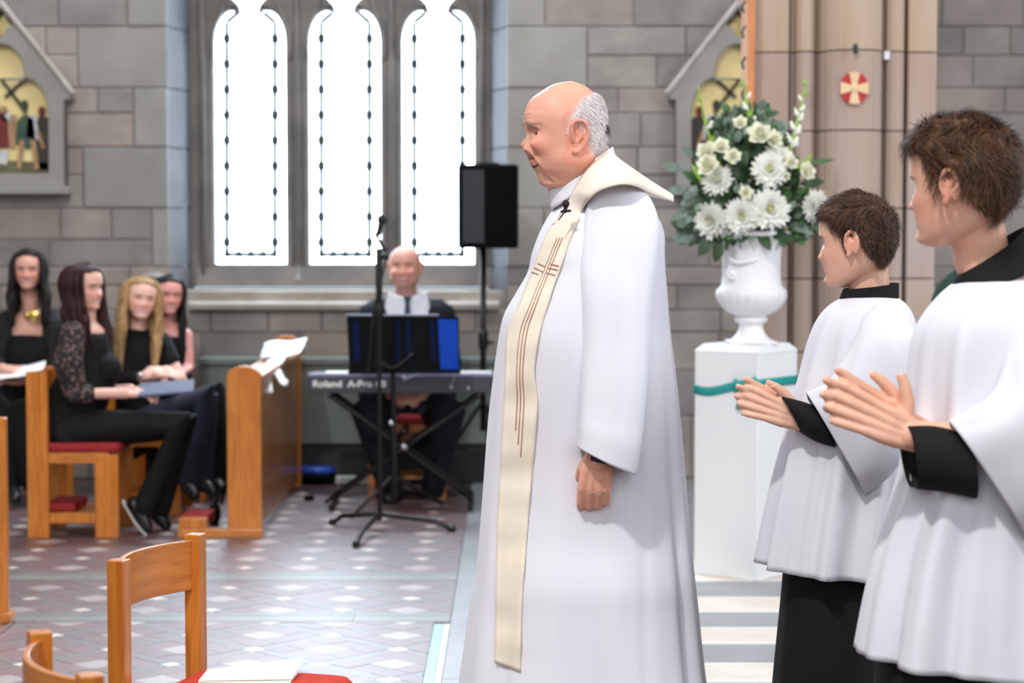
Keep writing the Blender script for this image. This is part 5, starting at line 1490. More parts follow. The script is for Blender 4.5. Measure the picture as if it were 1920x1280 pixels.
# chairs of the singers and pianist
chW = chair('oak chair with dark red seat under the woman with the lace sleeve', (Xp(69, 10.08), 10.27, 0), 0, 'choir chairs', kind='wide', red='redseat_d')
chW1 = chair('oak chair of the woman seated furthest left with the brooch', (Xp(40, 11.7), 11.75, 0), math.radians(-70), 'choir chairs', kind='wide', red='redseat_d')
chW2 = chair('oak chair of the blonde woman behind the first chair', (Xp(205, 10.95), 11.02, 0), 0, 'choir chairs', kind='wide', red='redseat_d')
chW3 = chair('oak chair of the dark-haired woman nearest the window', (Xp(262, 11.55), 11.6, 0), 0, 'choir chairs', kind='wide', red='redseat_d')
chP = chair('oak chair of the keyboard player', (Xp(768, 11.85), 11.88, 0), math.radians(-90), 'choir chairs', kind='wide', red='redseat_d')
# red folded kneeler on the shelf of the first chair
kn = tag(link('kneeler', BX(Xp(76, 10.1), Xp(136, 10.1), 10.12, 10.42, .116, .156), M['redseat_d'], bevel=.01), 'small dark red kneeler pad on the shelf of the nearest choir chair', 'kneeler')
# bench end at the left edge
be = thing('bench_end', 'upright oak bench end at the far left edge of the picture', 'bench', (Xp(-10, 7.95), 7.95, 0))
PL(be, 'end_panel', BX(Xp(-170, 7.95), Xp(9, 7.95), 7.93, 7.98, .03, Zp(782, 7.95)), M['oak'], bevel=.006)
PL(be, 'foot', BX(Xp(-180, 7.95), Xp(18, 7.95), 7.90, 8.0, 0, Zp(1146, 7.95)), M['oak_h'], bevel=.006)
PL(be, 'seat_board', BX(Xp(-170, 7.95), Xp(-110, 7.95), 7.98, 8.6, .40, .43), M['oak_h'])
PL(be, 'back_board', BX(Xp(-170, 7.95), Xp(-150, 7.95), 7.98, 8.6, .03, .80), M['oak_h'])
# choir desk
DX0, DX1, DY0, DY1 = Xp(424, 10.08), Xp(488, 10.08), 10.08, 12.02
dk = thing('choir_desk', 'long oak choir desk with rounded ends running towards the wall', 'desk', ((DX0+DX1)/2, DY0, 0))
def endp(y, ztop):
    bm = bmesh.new(); hw = (DX1-DX0)/2; cx = (DX0+DX1)/2
    pts = [(DX0, .0), (DX1, .0), (DX1, ztop-.05)]+[(cx+hw*math.cos(PI*k/10)**1 if True else 0, ztop-.05+.05*math.sin(PI*k/10)) for k in range(1, 10)]+[(DX0, ztop-.05)]
    prism(bm, pts, .05, 'y', y); return bm
PL(dk, 'end_panel', endp(DY0, Zp(686, DY0)), M['oak'], bevel=.004)
PL(dk, 'end_panel', endp(DY1-.05, Zp(628, DY1)), M['oak'], bevel=.004)
PL(dk, 'front_panel', BX(DX1-.035, DX1-.012, DY0+.05, DY1-.05, .05, .74), M['oak_d'])
PL(dk, 'sloping_top', BX(DX0+.01, DX1-.006, DY0+.05, DY1-.05, .74, .762), M['oak_h'], bevel=.003)
PL(dk, 'foot_rail', BX(Xp(330, DY0), Xp(490, DY0), DY0-.01, DY0+.05, 0, Zp(992, DY0)), M['oak_h'], bevel=.003)
PL(dk, 'foot_block', BX(Xp(332, DY0), Xp(384, DY0), DY0, DY0+.07, Zp(992, DY0), Zp(972, DY0)), M['oak'], bevel=.003)
PL(dk, 'kneeling_board', BX(Xp(332, DY0), Xp(384, DY0), DY0+.07, DY0+.30, Zp(990, DY0), Zp(970, DY0)), M['redseat_d'], bevel=.003)
# sheets on the desk
def sheet(label, corners, Y0, Y1, nm='music_sheet'):
    bm = bmesh.new(); P = [W(corners[0][0], corners[0][1], Y0), W(corners[1][0], corners[1][1], Y0), W(corners[2][0], corners[2][1], Y1), W(corners[3][0], corners[3][1], Y1)]
    n = 6; Gd = [[bm.verts.new(P[0].lerp(P[1], i/n).lerp(P[3].lerp(P[2], i/n), j/n)+Vector((0, 0, .006*math.sin(i*1.3+j)))) for i in range(n+1)] for j in range(n+1)]
    for j in range(n):
        for i in range(n): bm.faces.new([Gd[j][i], Gd[j][i+1], Gd[j+1][i+1], Gd[j+1][i]])
    return tag(link(nm, bm, M['paper'], smooth=True, solid=.003), label, 'paper', 'music sheets in the choir')
sheet('topmost white music sheet lying on the far end of the choir desk', [(488, 672), (562, 664), (576, 634), (496, 642)], 11.2, 11.7)
sheet('white music sheet hanging between the top sheet and the desk edge', [(484, 700), (520, 690), (540, 664), (500, 672)], 10.9, 11.25)
sheet('lowest white music sheet drooping over the near end of the choir desk', [(486, 728), (512, 738), (508, 704), (484, 704)], 10.5, 10.7)
sheet('curled corner of a music sheet on the desk side', [(512, 700), (534, 726), (541, 716), (522, 690)], 10.75, 10.9)
# speaker on a stand
SYp = 11.7
sp = thing('loudspeaker', 'black loudspeaker raised on a pole before the right-hand window light', 'speaker', W(915, 465, SYp))
x0, x1, z0, z1 = Xp(859, SYp), Xp(972, SYp), Zp(465, SYp), Zp(309, SYp)
bm = bmesh.new(); prism(bm, [(x0+.01, SYp-.12), (x0, SYp-.06), (x0+.05, SYp+.16), (x1-.05, SYp+.16), (x1, SYp-.06), (x1-.015, SYp-.12), ((x0+x1)/2, SYp-.145)], z1-z0, 'z', z0); PL(sp, 'cabinet', bm, M['blackp'], bevel=.012)
bm = bmesh.new(); box(bm, x0+.03, (x0+x1)/2-.02, SYp-.150, SYp-.128, z0+.03, z1-.03); PL(sp, 'grille', bm, mat('speaker_grille', rgb(34, 38, 46), .5, rgb(22, 24, 30), scale=300))
PL(sp, 'top_handle', BX((x0+x1)/2-.06, (x0+x1)/2+.06, SYp-.02, SYp+.04, z1, z1+.012), M['blackp'], bevel=.004)
ss = thing('speaker_stand', 'black tripod pole stand carrying the loudspeaker', 'stand', (Xp(906, SYp), SYp, 0))
xx = Xp(906, SYp)
bm = bmesh.new(); tube(bm, [(xx, SYp, .35), (xx, SYp, z0+.002)], .017, 12, dome=False); PL(ss, 'pole', bm, M['blackm'], smooth=True)
bm = bmesh.new(); tube(bm, [(xx, SYp, Zp(650, SYp)), (xx, SYp, Zp(625, SYp))], .027, 12); PL(ss, 'collar', bm, M['blackm'], smooth=True)
bm = bmesh.new(); tube(bm, [(xx, SYp, Zp(640, SYp)), (xx+.05, SYp-.02, Zp(642, SYp))], .010, 8); PL(ss, 'knob', bm, M['blackm'], smooth=True)
for k in range(3):
    a = math.radians(200+120*k); bm = bmesh.new(); tube(bm, [(xx, SYp, .52), (xx+.34*math.cos(a), SYp+.34*math.sin(a), .035)], .012, 8); PL(ss, 'leg', bm, M['blackm'], smooth=True)
    bm = bmesh.new(); tube(bm, [(xx, SYp, .22), (xx+.21*math.cos(a), SYp+.21*math.sin(a), .22)], .008, 8); PL(ss, 'brace', bm, M['blackm'], smooth=True)
# microphone stand
MY = 10.35
ms = thing('microphone_stand', 'black microphone stand with three splayed legs on the shiny floor', 'stand', (Xp(711, MY), MY, 0))
xx = Xp(711, MY)
def ml(pts, r, nm, m='blackm', root=ms, **k):
    bm = bmesh.new(); tube(bm, pts, r, 10, **k); return PL(root, nm, bm, M[m], smooth=True)
ml([(xx, MY, .05), (xx, MY, Zp(560, MY))], .011, 'pole'); ml([(xx, MY, Zp(690, MY)), (xx, MY, Zp(470, MY))], .017, 'upper_tube'); ml([(xx, MY, Zp(600, MY)), (xx, MY, Zp(575, MY))], .024, 'collar')
ml([W(722, 470, MY), W(705, 440, MY), W(712, 425, MY)], .009, 'clip_arm'); ml([W(726, 478, MY-.03), W(700, 585, MY-.05), W(690, 700, MY-.06)], .006, 'boom')
ml([W(711, 478, MY), W(724, 482, MY)], .015, 'clutch')
for q in ((626, 984), (843, 996), (669, 1024)):
    f = FL(*q); ml([(xx, MY, .075), ((xx*.2+f.x*.8), (MY*.2+f.y*.8), .05), (f.x, f.y, .016)], .012, 'leg')
    ml([(f.x, f.y, .016), (f.x+(f.x-xx)*.05, f.y+(f.y-MY)*.05, .014)], .017, 'rubber_foot')
mc = thing('microphone', 'black handheld microphone clipped on top of the floor stand', 'microphone', W(712, 425, MY))
ml([W(709, 440, MY-.012), W(714, 418, MY-.012)], [.012, .016], 'handle', root=mc)
bm = bmesh.new(); ellip(bm, W(716, 412, MY-.012), (.024, .024, .026)); PL(mc, 'grille', bm, M['mic'], smooth=True)
# music stand
NY = 10.75
mu = thing('music_stand', 'black music stand with a wide desk in front of the keyboard player', 'stand', (Xp(737, NY), NY, 0))
bm = bmesh.new(); q = [W(650, 590, NY), W(860, 594, NY), W(862, 696, NY-.05), W(655, 697, NY-.05)]
vs = [bm.verts.new(v) for v in q]; bm.faces.new(vs); PL(mu, 'desk', bm, M['blackp'], solid=.008)
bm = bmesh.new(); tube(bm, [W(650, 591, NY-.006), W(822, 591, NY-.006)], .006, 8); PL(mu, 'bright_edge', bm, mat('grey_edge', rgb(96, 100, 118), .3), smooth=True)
bm = bmesh.new(); tube(bm, [W(655, 698, NY-.08), W(862, 697, NY-.08)], .008, 8); PL(mu, 'lip', bm, M['blackp'], smooth=True)
def mm(pts, r, nm, m='blackm', **k): return ml(pts, r, nm, m, root=mu, **k)
X7 = Xp(737, NY)
mm([W(737, 690, NY-.02), (X7, NY, .42)], .014, 'upper_tube'); mm([(X7, NY, .5), (X7, NY, .10)], .018, 'pole'); mm([W(712, 676, NY-.05), W(737, 690, NY-.06), W(775, 662, NY-.05)], .008, 'bracket', smooth=4)
bm = bmesh.new(); ellip(bm, W(733, 793, NY-.03), (.014, .014, .014)); PL(mu, 'knob', bm, M['chrome'], smooth=True)
for q in ((660, 975), (830, 950), (720, 905)):
    f = FL(*q); mm([(X7, NY, .22), (f.x, f.y, .016)], .010, 'leg')
bf = thing('folder', 'bright blue folder standing at the side of the music stand', 'folder', W(840, 690, NY-.06))
bm = bmesh.new(); q = [W(821, 598, NY-.012), W(857, 599, NY-.012), W(860, 693, NY-.062), W(826, 692, NY-.062)]; vs = [bm.verts.new(v) for v in q]; bm.faces.new(vs)
PL(bf, 'cover', bm, mat('royal_blue_card', rgb(4, 62, 168), .7, rgb(3, 56, 156), scale=9, spec=.15), solid=.006)
M['bluestrip'] = mat('dark_blue_print', rgb(6, 22, 64), .8, spec=.1)
for a, b in ((662, 672), (742, 748), (762, 768), (808, 814)):
    bm = bmesh.new(); q = [W(a, 602, NY-.012), W(b, 602, NY-.012), W(b+2, 676, NY-.046), W(a+2, 676, NY-.046)]; vs = [bm.verts.new(v) for v in q]; bm.faces.new(vs); PL(mu, 'blue_page_edge', bm, M['bluestrip'], solid=.002)
# keyboard and its folding stand
KY = 11.1
kb = thing('keyboard', 'long dark grey electronic keyboard with white lettering on its back', 'keyboard', W(750, 735, KY))
kx0, kx1 = Xp(575, KY), Xp(972, KY); kz0, kz1 = Zp(737, KY), Zp(704, KY)
PL(kb, 'body', BX(kx0, kx1, KY, KY+.30, kz0, kz1), mat('dark_grey_case', rgb(70, 72, 82), .45, rgb(60, 62, 72), scale=6), bevel=.006)
PL(kb, 'top_edge', BX(kx0+.004, kx1-.004, KY-.003, KY+.02, kz1-.006, kz1+.012), mat('silver_edge', rgb(138, 144, 176), .3, metal=.4), bevel=.003)
for k in range(26):
    x = kx0+.08+k*.034; PL(kb, 'key', BX(x, x+.031, KY+.17, KY+.296, kz1-.002, kz1+.004), M['paper'])
def text(s, px, py, Y, hpx, m, root, name, sx=1.0):
    cu = bpy.data.curves.new(name, 'FONT'); cu.body = s; cu.size = hpx*Y/4000/.7; cu.extrude = .001; cu.offset = .0012
    o = bpy.data.objects.new('t', cu); C.objects.link(o); dg = bpy.context.evaluated_depsgraph_get(); dg.update()
    me = bpy.data.meshes.new_from_object(o.evaluated_get(dg)); bpy.data.objects.remove(o)
    ob = bpy.data.objects.new(name, me); C.objects.link(ob); me.materials.clear(); me.materials.append(m)
    me.transform(Matrix.Translation(W(px, py, Y)) @ Matrix.Rotation(PI/2, 4, 'X') @ Matrix.Diagonal((sx, 1, 1, 1))); local(ob, root); return ob
M['letter'] = mat('white_lettering', rgb(250, 250, 250), .5)
text('Roland', 586, 725, KY-.003, 12, M['letter'], kb, 'lettering', 1.15); text('A-Pro', 652, 725, KY-.003, 12, M['letter'], kb, 'lettering', 1.1); text('88', 705, 725, KY-.003, 12, M['letter'], kb, 'lettering', 1.1)
for (a, b) in ((757, 708), (846, 726), (878, 728)):
    bm = bmesh.new(); ellip(bm, W(a, b, KY-.004), (.010, .006, .010)); PL(kb, 'socket', bm, M['chrome'], smooth=True)
bm = bmesh.new(); tube(bm, [W(757, 712, KY-.02), W(790, 700, KY-.05), W(830, 692, KY-.04), W(850, 706, KY-.02), W(846, 724, KY-.01)], .004, 6, smooth=5); PL(kb, 'cable', bm, mat('grey_cable', rgb(150, 156, 176), .4), smooth=True)
ks = thing('keyboard_stand', 'black folding cross stand under the keyboard', 'stand', (Xp(750, KY), KY+.15, 0))
kk = lambda pts, r, nm, **k: ml(pts, r, nm, root=ks, **k)
for yy in (KY+.04, KY+.24):
    kk([Vector((Xp(618, KY), yy, kz0-.015)), Vector((Xp(882, KY), yy, .05))], .013, 'leg'); kk([Vector((Xp(898, KY), yy, kz0-.015)), Vector((Xp(622, KY), yy, .05))], .013, 'leg')
for a in (618, 898): kk([Vector((Xp(a, KY), KY-.03, kz0-.014)), Vector((Xp(a, KY), KY+.32, kz0-.014))], .013, 'top_bar')
for a in (622, 882): kk([Vector((Xp(a, KY), KY-.12, .022)), Vector((Xp(a, KY), KY+.34, .022))], .014, 'foot_bar')
kk([Vector((Xp(756, KY), KY+.02, .40)), Vector((Xp(756, KY), KY+.27, .40))], .022, 'pivot')
for k in range(2):
    f = FL((612, 886)[k], (948, 952)[k]); kk([Vector((Xp((640, 868)[k], KY), KY, .10)), Vector((f.x, f.y, .02))], .010, 'outer_foot')
bm = bmesh.new(); ellip(bm, W(757, 838, KY-.02), (.022, .02, .022)); PL(ks, 'silver_knob', bm, M['chrome'], smooth=True)
# floor items by the wall
vc = thing('floor_reel', 'low black and blue appliance with a grey hoop handle on the floor by the wall', 'appliance', FL(591, 908)); v = vc.location
bm = bmesh.new(); lathe(bm, [(.10, 0.0), (.115, .02), (.115, .045), (.10, .055)], 32, (v.x, v.y+.12)); PL(vc, 'base', bm, M['blackp'], smooth=True)
bm = bmesh.new(); lathe(bm, [(.108, .055), (.112, .062), (.112, .085), (.095, .095), (.03, .10)], 32, (v.x, v.y+.12)); PL(vc, 'blue_body', bm, mat('blue_plastic', rgb(40, 72, 168), .35), smooth=True)
bm = bmesh.new(); tube(bm, [Vector((v.x+.10*math.cos(PI*k/12), v.y+.12, .07+.095*math.sin(PI*k/12))) for k in range(13)], .011, 8); PL(vc, 'hoop_handle', bm, mat('grey_hose', rgb(124, 126, 132), .5), smooth=True)
ps = FL(665, 908); tag(link('power_strip', BX(ps.x-.11, ps.x+.12, ps.y, ps.y+.06, 0, .045), mat('off_white_plastic', rgb(178, 182, 180), .5), bevel=.008), 'off-white power strip on the floor against the plinth', 'power strip')
bx = FL(579, 938); tag(link('pedal', BX(bx.x-.025, bx.x+.025, bx.y-.02, bx.y+.05, 0, .025), M['blackp'], bevel=.006), 'small black foot pedal alone on the shiny floor', 'pedal')
bg = FL(400, 985); q = thing('handbag', 'small black bag on the floor beside the oak choir desk', 'bag', bg)
bm = bmesh.new(); ellip(bm, bg+Vector((0, .05, .05)), (.03, .06, .06)); PL(q, 'body', bm, M['blackp'], smooth=True)
bm = bmesh.new(); tube(bm, [bg+Vector((-.0, .03, .09)), bg+Vector((.03, .02, .15)), bg+Vector((.06, .04, .20)), bg+Vector((.03, .08, .10))], .008, 6, smooth=4); PL(q, 'strap', bm, M['blackp'], smooth=True)
gb = W(1768, 545, 8.9); q = thing('green_coat', 'dark green coat hanging on a stand between the pillar and the taller boy', 'coat', (gb.x+.05, 8.9, 0))
bm = bmesh.new(); cx = gb.x+.10; secs = []
for z, a_, b_ in ((.62, .15, .07), (.8, .15, .075), (1.1, .145, .07), (Zp(560, 8.9), .145, .06), (Zp(535, 8.9), .125, .05), (Zp(512, 8.9), .07, .04), (Zp(500, 8.9), .035, .03)):
    secs.append((Vector((cx, 8.9, z)), Vector((a_, 0, 0)), Vector((0, b_, 0))))
loft_free(secs, 48, lambda ph, t: .05*math.sin(ph*7)*(1-t), cap0=True, cap1=True, bm=bm); PL(q, 'coat_body', bm, mat('bottle_green_cloth', rgb(34, 74, 60), .8, rgb(24, 56, 46), scale=9), smooth=True)
rk = thing('coat_stand', 'slim black coat stand holding the green coat', 'stand', (cx, 8.9, 0))
bm = bmesh.new(); tube(bm, [(cx, 8.9, .02), (cx, 8.9, Zp(497, 8.9))], .012, 8); PL(rk, 'pole', bm, M['blackm'], smooth=True)
bm = bmesh.new(); lathe(bm, [(.13, 0), (.13, .012), (.03, .03)], 24, (cx, 8.9)); PL(rk, 'base', bm, M['blackm'], smooth=True)
# ------------------------------------------------------------------ seated singers and the keyboard player
def lock_hair(T, H, m, parent, spec, seed=1, n=46, r=.013, partside=0.0, name='hair', p0=60):
    """spec(phi) -> (length below chin level, forward push, flare)"""
    rnd = random.Random(seed); bm = bmesh.new()
    nu, nv = 40, 16; grid = {}
    for i in range(nv+1):
        z = .015+.0999*math.sin(PI/2*i/nv)
        for j in range(nu):
            ph = 2*PI*j/nu; p = head_point(H, z, ph); c = Vector((.012, 0, 0)); d = (p-c).normalized()
            front = math.cos(ph) > .3 and z < .060+.02*math.cos(ph)
            grid[i, j] = (bm.verts.new(T @ (p+d*(.010 if not front else -.02))), front)
    for i in range(nv):
        for j in range(nu):
            q = [grid[i, j], grid[i, (j+1) % nu], grid[i+1, (j+1) % nu], grid[i+1, j]]
            if sum(v[1] for v in q) < 3: bm.faces.new([v[0] for v in q])
    for k in range(n):
        t = k/(n-1); ph = math.radians(p0+(360-2*p0)*t)+rnd.uniform(-.05, .05); s = 1 if ph < PI else -1
        L, fwd, flare = spec(ph if ph < PI else ph-2*PI)
        def hp(z, off): 
            p = head_point(H, z, ph); d = Vector((p.x-.012, p.y, 0)); d = d.normalized() if d.length > 1e-6 else Vector((0, 0, 1)); return p+d*off
        top = Vector((-.02+rnd.uniform(-.01, .03), partside+s*.006, .121)); w = rnd.uniform(.8, 1.2)
        p1 = hp(.085, .010); p2 = hp(.03, .012+.004*rnd.random()); p3 = hp(-.03, .012+.006*rnd.random()+flare*.2); p4 = hp(-.075, .0+flare*.5); p4.y = p3.y*(1+flare*3); p4.x = p3.x*.8+fwd*.3
        p5 = Vector((p4.x+fwd*.5, p4.y*1.02+rnd.uniform(-.01, .01), -.12-L*.45)); p6 = Vector((p5.x+fwd*.4, p5.y*.97+rnd.uniform(-.01, .01), -.12-L*rnd.uniform(.9, 1.05)))
        p45 = p4.lerp(p5, .5)+Vector((rnd.uniform(-.012, .012), rnd.uniform(-.012, .012), 0)); P = [T @ q for q in (top, p1, p2, p3, p4, p45, p5, p6)]
        up = (T.to_3x3() @ Vector((p2.x, p2.y, 0))).normalized()
        tube(bm, P, [r*.5, r*w, r*w*1.1, r*w*1.1, r*w*1.15, r*w*1.2, r*w*1.1, r*.35], 8, smooth=3, flat=.55 if True else 1)
    return local(link(name, bm, m, smooth=True), parent)
def seated(label, base, T, skin, body, clothes, smile=.8, lips=(178, 84, 84), brow=(60, 44, 40), H=None, hands=(), voxel=.006, stubble=None, eyes=True, iris=None):
    p = thing('person', label, 'person', base)
    if H is None:
        H = dict(HEAD, nose=.018, nose_z=-.030, smooth=.6, lip=.005, wide=1.04)
        for k in ('front', 'back', 'width'): H[k] = [(z*(.92 if z < 0 else 1), v*(.86 if (k == 'width' and z < -.07) else 1)) for z, v in HEAD[k]]
    bm = bmesh.new(); add_head(bm, H, T); add_lids(bm, T, H, .5)
    for pts, rr in body: tube(bm, pts, rr, 14)
    for Mx, kw in hands: add_hand(bm, Mx, **kw)
    remesh_body('body', bm, voxel, MSKIN, face_colors(T, skin, H, lips=lips, brow=brow, blush=.6, smile=smile, stubble=stubble), p, sm=1)
    if eyes: add_eyes(T, H, p)
    for nm, m, parts, vx in clothes:
        bm = bmesh.new()
        for q in parts: tube(bm, q[0], q[1], 16, flat=q[2] if len(q) > 2 else 1.0, up=q[3] if len(q) > 3 else None)
        o = remesh_body(nm, bm, vx, m, lambda co: np.ones((len(co), 3)), p, sm=3)
    return p, H
M['blk'] = mat('black_jersey', rgb(17, 17, 20), .8, rgb(12, 12, 14), scale=14, spec=.25)
M['blk2'] = mat('charcoal_jacket', rgb(30, 30, 34), .7, rgb(22, 22, 26), scale=14, spec=.3)
M['suit'] = mat('dark_navy_suit', rgb(20, 26, 38), .75, rgb(15, 20, 30), scale=14, spec=.3)
M['denim'] = mat('dark_blue_denim', rgb(34, 42, 62), .8, rgb(24, 31, 48), scale=20)
M['shirt'] = mat('white_shirt', rgb(226, 230, 240), .8, rgb(214, 219, 232), scale=9)
M['tie'] = mat('blue_grey_tie', rgb(40, 60, 86), .6, rgb(30, 48, 70), scale=40)
M['shoe'] = mat('black_shoe', rgb(16, 16, 18), .35, rgb(12, 12, 14), scale=9)
M['sole'] = mat('white_sole', rgb(208, 206, 202), .6)
M['hair_blk'] = hair_mat('black_hair', rgb(26, 20, 20), rgb(14, 11, 12)); M['hair_red'] = hair_mat('dark_auburn_hair', rgb(58, 24, 24), rgb(32, 13, 15))
M['hair_blond'] = hair_mat('blonde_hair', rgb(186, 150, 102), rgb(122, 92, 58)); M['hair_grey'] = hair_mat('grey_hair', rgb(150, 142, 138), rgb(104, 98, 96))
lace = mat('black_lace', rgb(20, 16, 18), .8); _n = lace.node_tree; _v = _n.nodes.new('ShaderNodeTexVoronoi'); _v.inputs['Scale'].default_value = 46; _tc = _n.nodes.new('ShaderNodeTexCoord'); _r = _n.nodes.new('ShaderNodeValToRGB')
_r.color_ramp.elements[0].position = .18; _r.color_ramp.elements[0].color = rgb(122, 96, 90); _r.color_ramp.elements[1].position = .5; _r.color_ramp.elements[1].color = rgb(24, 19, 22)
_n.links.new(_tc.outputs['Object'], _v.inputs['Vector']); _n.links.new(_v.outputs['Distance'], _r.inputs[0]); _n.links.new(_r.outputs[0], _n.nodes['Principled BSDF'].inputs['Base Color'])
def TH(px, py, Y, deg, pitch=0, roll=0, s=1.0):
    return Matrix.Translation(W(px, py, Y)) @ Matrix.Rotation(math.radians(deg), 4, 'Z') @ Matrix.Rotation(math.radians(roll), 4, 'X') @ Matrix.Rotation(math.radians(pitch), 4, 'Y') @ Matrix.Scale(s, 4)
def shoe(root, heel, toe, m='shoe', sole=False, r=.038):
    heel, toe = Vector(heel), Vector(toe); bm = bmesh.new(); mid = heel.lerp(toe, .55)
    tube(bm, [heel+Vector((0, 0, .012)), mid+Vector((0, 0, .008)), toe], [r, r*.95, r*.72], 12, flat=1.0); local(link('shoe', bm, M[m], smooth=True), root)
    if sole:
        bm = bmesh.new(); d = (toe-heel).normalized(); n = Vector((0, 0, -1)) - d*Vector((0, 0, -1)).dot(d); n.normalize()
        tube(bm, [heel+n*r*.8-d*.03, mid+n*r*.85, toe+n*r*.6+d*.02], [r*.75, r*.8, r*.6], 12, flat=.3, up=Vector((0, 1, 0))); local(link('sole', bm, M['sole'], smooth=True), root)
P_ = W
# --- woman with the lace sleeve, side on
Y = 10.3
T = TH(157, 541, Y-.02, 152, 0, 0, 1.0)
arm = [P_(136, 626, Y-.17), P_(142, 738, Y-.20), P_(238, 737, Y-.14)]
hand_w = frame_from((1, -.1, .02), (0, -.4, 1), P_(240, 737, Y-.14), 1, .88)
armf = [P_(140, 626, Y+.15), P_(160, 735, Y+.17), P_(245, 730, Y+.05)]
hand_f = frame_from((1, -.1, .02), (0, .4, 1), P_(246, 731, Y+.05), -1, .88)
legs_n = [P_(135, 806, Y-.10), P_(335, 795, Y-.12), P_(268, 952, Y-.12)]
legs_f = [P_(135, 806, Y+.10), P_(350, 800, Y+.06), P_(300, 958, Y+.04)]
p, H = seated('auburn-haired woman in black with a lace sleeve, seated side on holding papers', (Xp(150, Y), Y, 0), T, (226, 176, 158),
    [([P_(163, 575, Y), P_(160, 620, Y)], [.045, .052]), ([P_(160, 630, Y), P_(150, 720, Y), P_(135, 790, Y)], [.10, .115, .13]), (arm, [.045, .040, .027]), (armf, [.045, .04, .027]), (legs_n, [.08, .065, .04]), (legs_f, [.08, .065, .04])],
    [('black_top', M['blk'], [([P_(130, 640, Y-.10), P_(168, 645, Y), P_(130, 640, Y+.12)], [.07, .085, .07]), ([P_(158, 652, Y), P_(160, 715, Y), P_(140, 760, Y), P_(130, 800, Y)], [.135, .145, .15, .17]), ([P_(200, 690, Y-.05), P_(195, 700, Y+.05)], [.075, .075]), ([armf[0], armf[1]], [.058, .052])], .009),
     ('lace_sleeve', lace, [([arm[0]+Vector((0, .01, .01)), P_(128, 680, Y-.20), arm[1]], [.062, .074, .056]), ([arm[1], P_(166, 738, Y-.19)], [.05, .045])], .008),
     ('black_trousers', M['blk'], [(legs_n, [.105, .088, .052]), (legs_f, [.10, .085, .05]), ([P_(125, 812, Y-.1), P_(125, 812, Y+.1)], [.12, .12])], .009)],
    smile=.6, hands=[(hand_w, dict(curls=(.4, .45, .5, .5), thumb=(.4, .3))), (hand_f, dict(curls=(.4, .45, .5, .5), thumb=(.4, .3)))])
lock_hair(T, H, M['hair_red'], p, lambda ph: (.17 if abs(ph) < 1.9 else .06, -.05 if abs(ph) < 1.7 else -.01, .010), seed=3, n=52, r=.016)
shoe(p, P_(250, 948, Y-.12), P_(276, 990, Y-.13), sole=True); shoe(p, P_(290, 962, Y+.04), P_(312, 985, Y+.03))
bm = bmesh.new(); c = P_(224, 736, Y-.145); tube(bm, [c+Vector((0, .029*math.cos(2*PI*k/16), .029*math.sin(2*PI*k/16))) for k in range(17)], .003, 6); local(link('bracelet', bm, M['chrome'], smooth=True), p)
bk = tag(link('booklet', BX(-.13, .13, -.09, .09, -.006, .006), mat('blue_grey_card', rgb(96, 104, 128), .6, rgb(82, 90, 114), scale=9), bevel=.002), 'blue-grey booklet held in the lap of the auburn-haired woman', 'booklet'); bk.location = P_(312, 727, Y-.10); bk.rotation_euler = (math.radians(14), math.radians(-4), .1)
# --- woman furthest left, facing us
Y = 11.6
T = TH(54, 509, Y-.05, 94, 4, 0, .98)
hL = [P_(-18, 612, Y), P_(-22, 690, Y-.10), P_(6, 690, Y-.28)]
hR = [P_(118, 612, Y), P_(112, 700, Y-.06), P_(35, 715, Y-.25)]
l1 = [P_(30, 810, Y), P_(-12, 760, Y-.42), P_(18, 905, Y-.40)]; l2 = [P_(75, 810, Y), P_(45, 770, Y-.42), P_(62, 905, Y-.35)]
p, H = seated('dark-haired woman in black jacket with gold brooch, smiling at us, furthest left', (Xp(55, Y), Y, 0), T, (222, 168, 150),
    [([P_(55, 545, Y), P_(57, 600, Y)], [.046, .055]), ([P_(58, 615, Y), P_(58, 700, Y), P_(55, 800, Y)], [.12, .12, .14]), (hL, [.045, .04, .026]), (hR, [.045, .04, .026]), (l1, [.08, .06, .04]), (l2, [.08, .06, .04])],
    [('black_top', M['blk'], [([P_(56, 655, Y-.02), P_(57, 720, Y-.02), P_(55, 800, Y)], [.145, .15, .17])], .009),
     ('jacket', M['blk2'], [([P_(14, 612, Y), P_(8, 700, Y), P_(12, 790, Y)], [.10, .11, .12]), ([P_(102, 612, Y), P_(106, 700, Y), P_(100, 790, Y)], [.10, .11, .12]), ([hL[0], hL[1], hL[2].lerp(hL[1], .3)], [.07, .062, .05]), ([hR[0], hR[1], hR[2].lerp(hR[1], .3)], [.07, .062, .05]), ([P_(20, 600, Y+.03), P_(95, 600, Y+.03)], [.06, .06])], .010),
     ('trousers', M['blk'], [(l1, [.10, .085, .06]), (l2, [.10, .085, .06])], .010)],
    smile=1.0, lips=(170, 70, 80), hands=[(frame_from((1, -.3, -.1), (0, -.5, 1), hL[2], 1, .85), dict(curls=(.5, .5, .5, .5))), (frame_from((-1, -.4, .1), (0, -.5, 1), hR[2], -1, .85), dict(curls=(.5, .5, .5, .5)))])
lock_hair(T, H, M['hair_blk'], p, lambda ph: (.17, -.035 if abs(ph) < 1.9 else 0, .020), seed=5, n=50, r=.016, partside=.01)
shoe(p, l1[2]+Vector((0, 0, -.02)), P_(30, 935, Y-.52)); shoe(p, l2[2]+Vector((0, 0, -.02)), P_(66, 935, Y-.5))
br = P_(60, 592, Y-.16); bro = thing('brooch', 'shining gold brooch necklace on the chest of the woman furthest left', 'necklace', br)
bm = bmesh.new(); ellip(bm, br, (.045, .012, .030)); PL(bro, 'pendant', bm, mat('gold_metal', rgb(222, 190, 110), .25, rgb(196, 160, 80), metal=.9, scale=60), smooth=True)
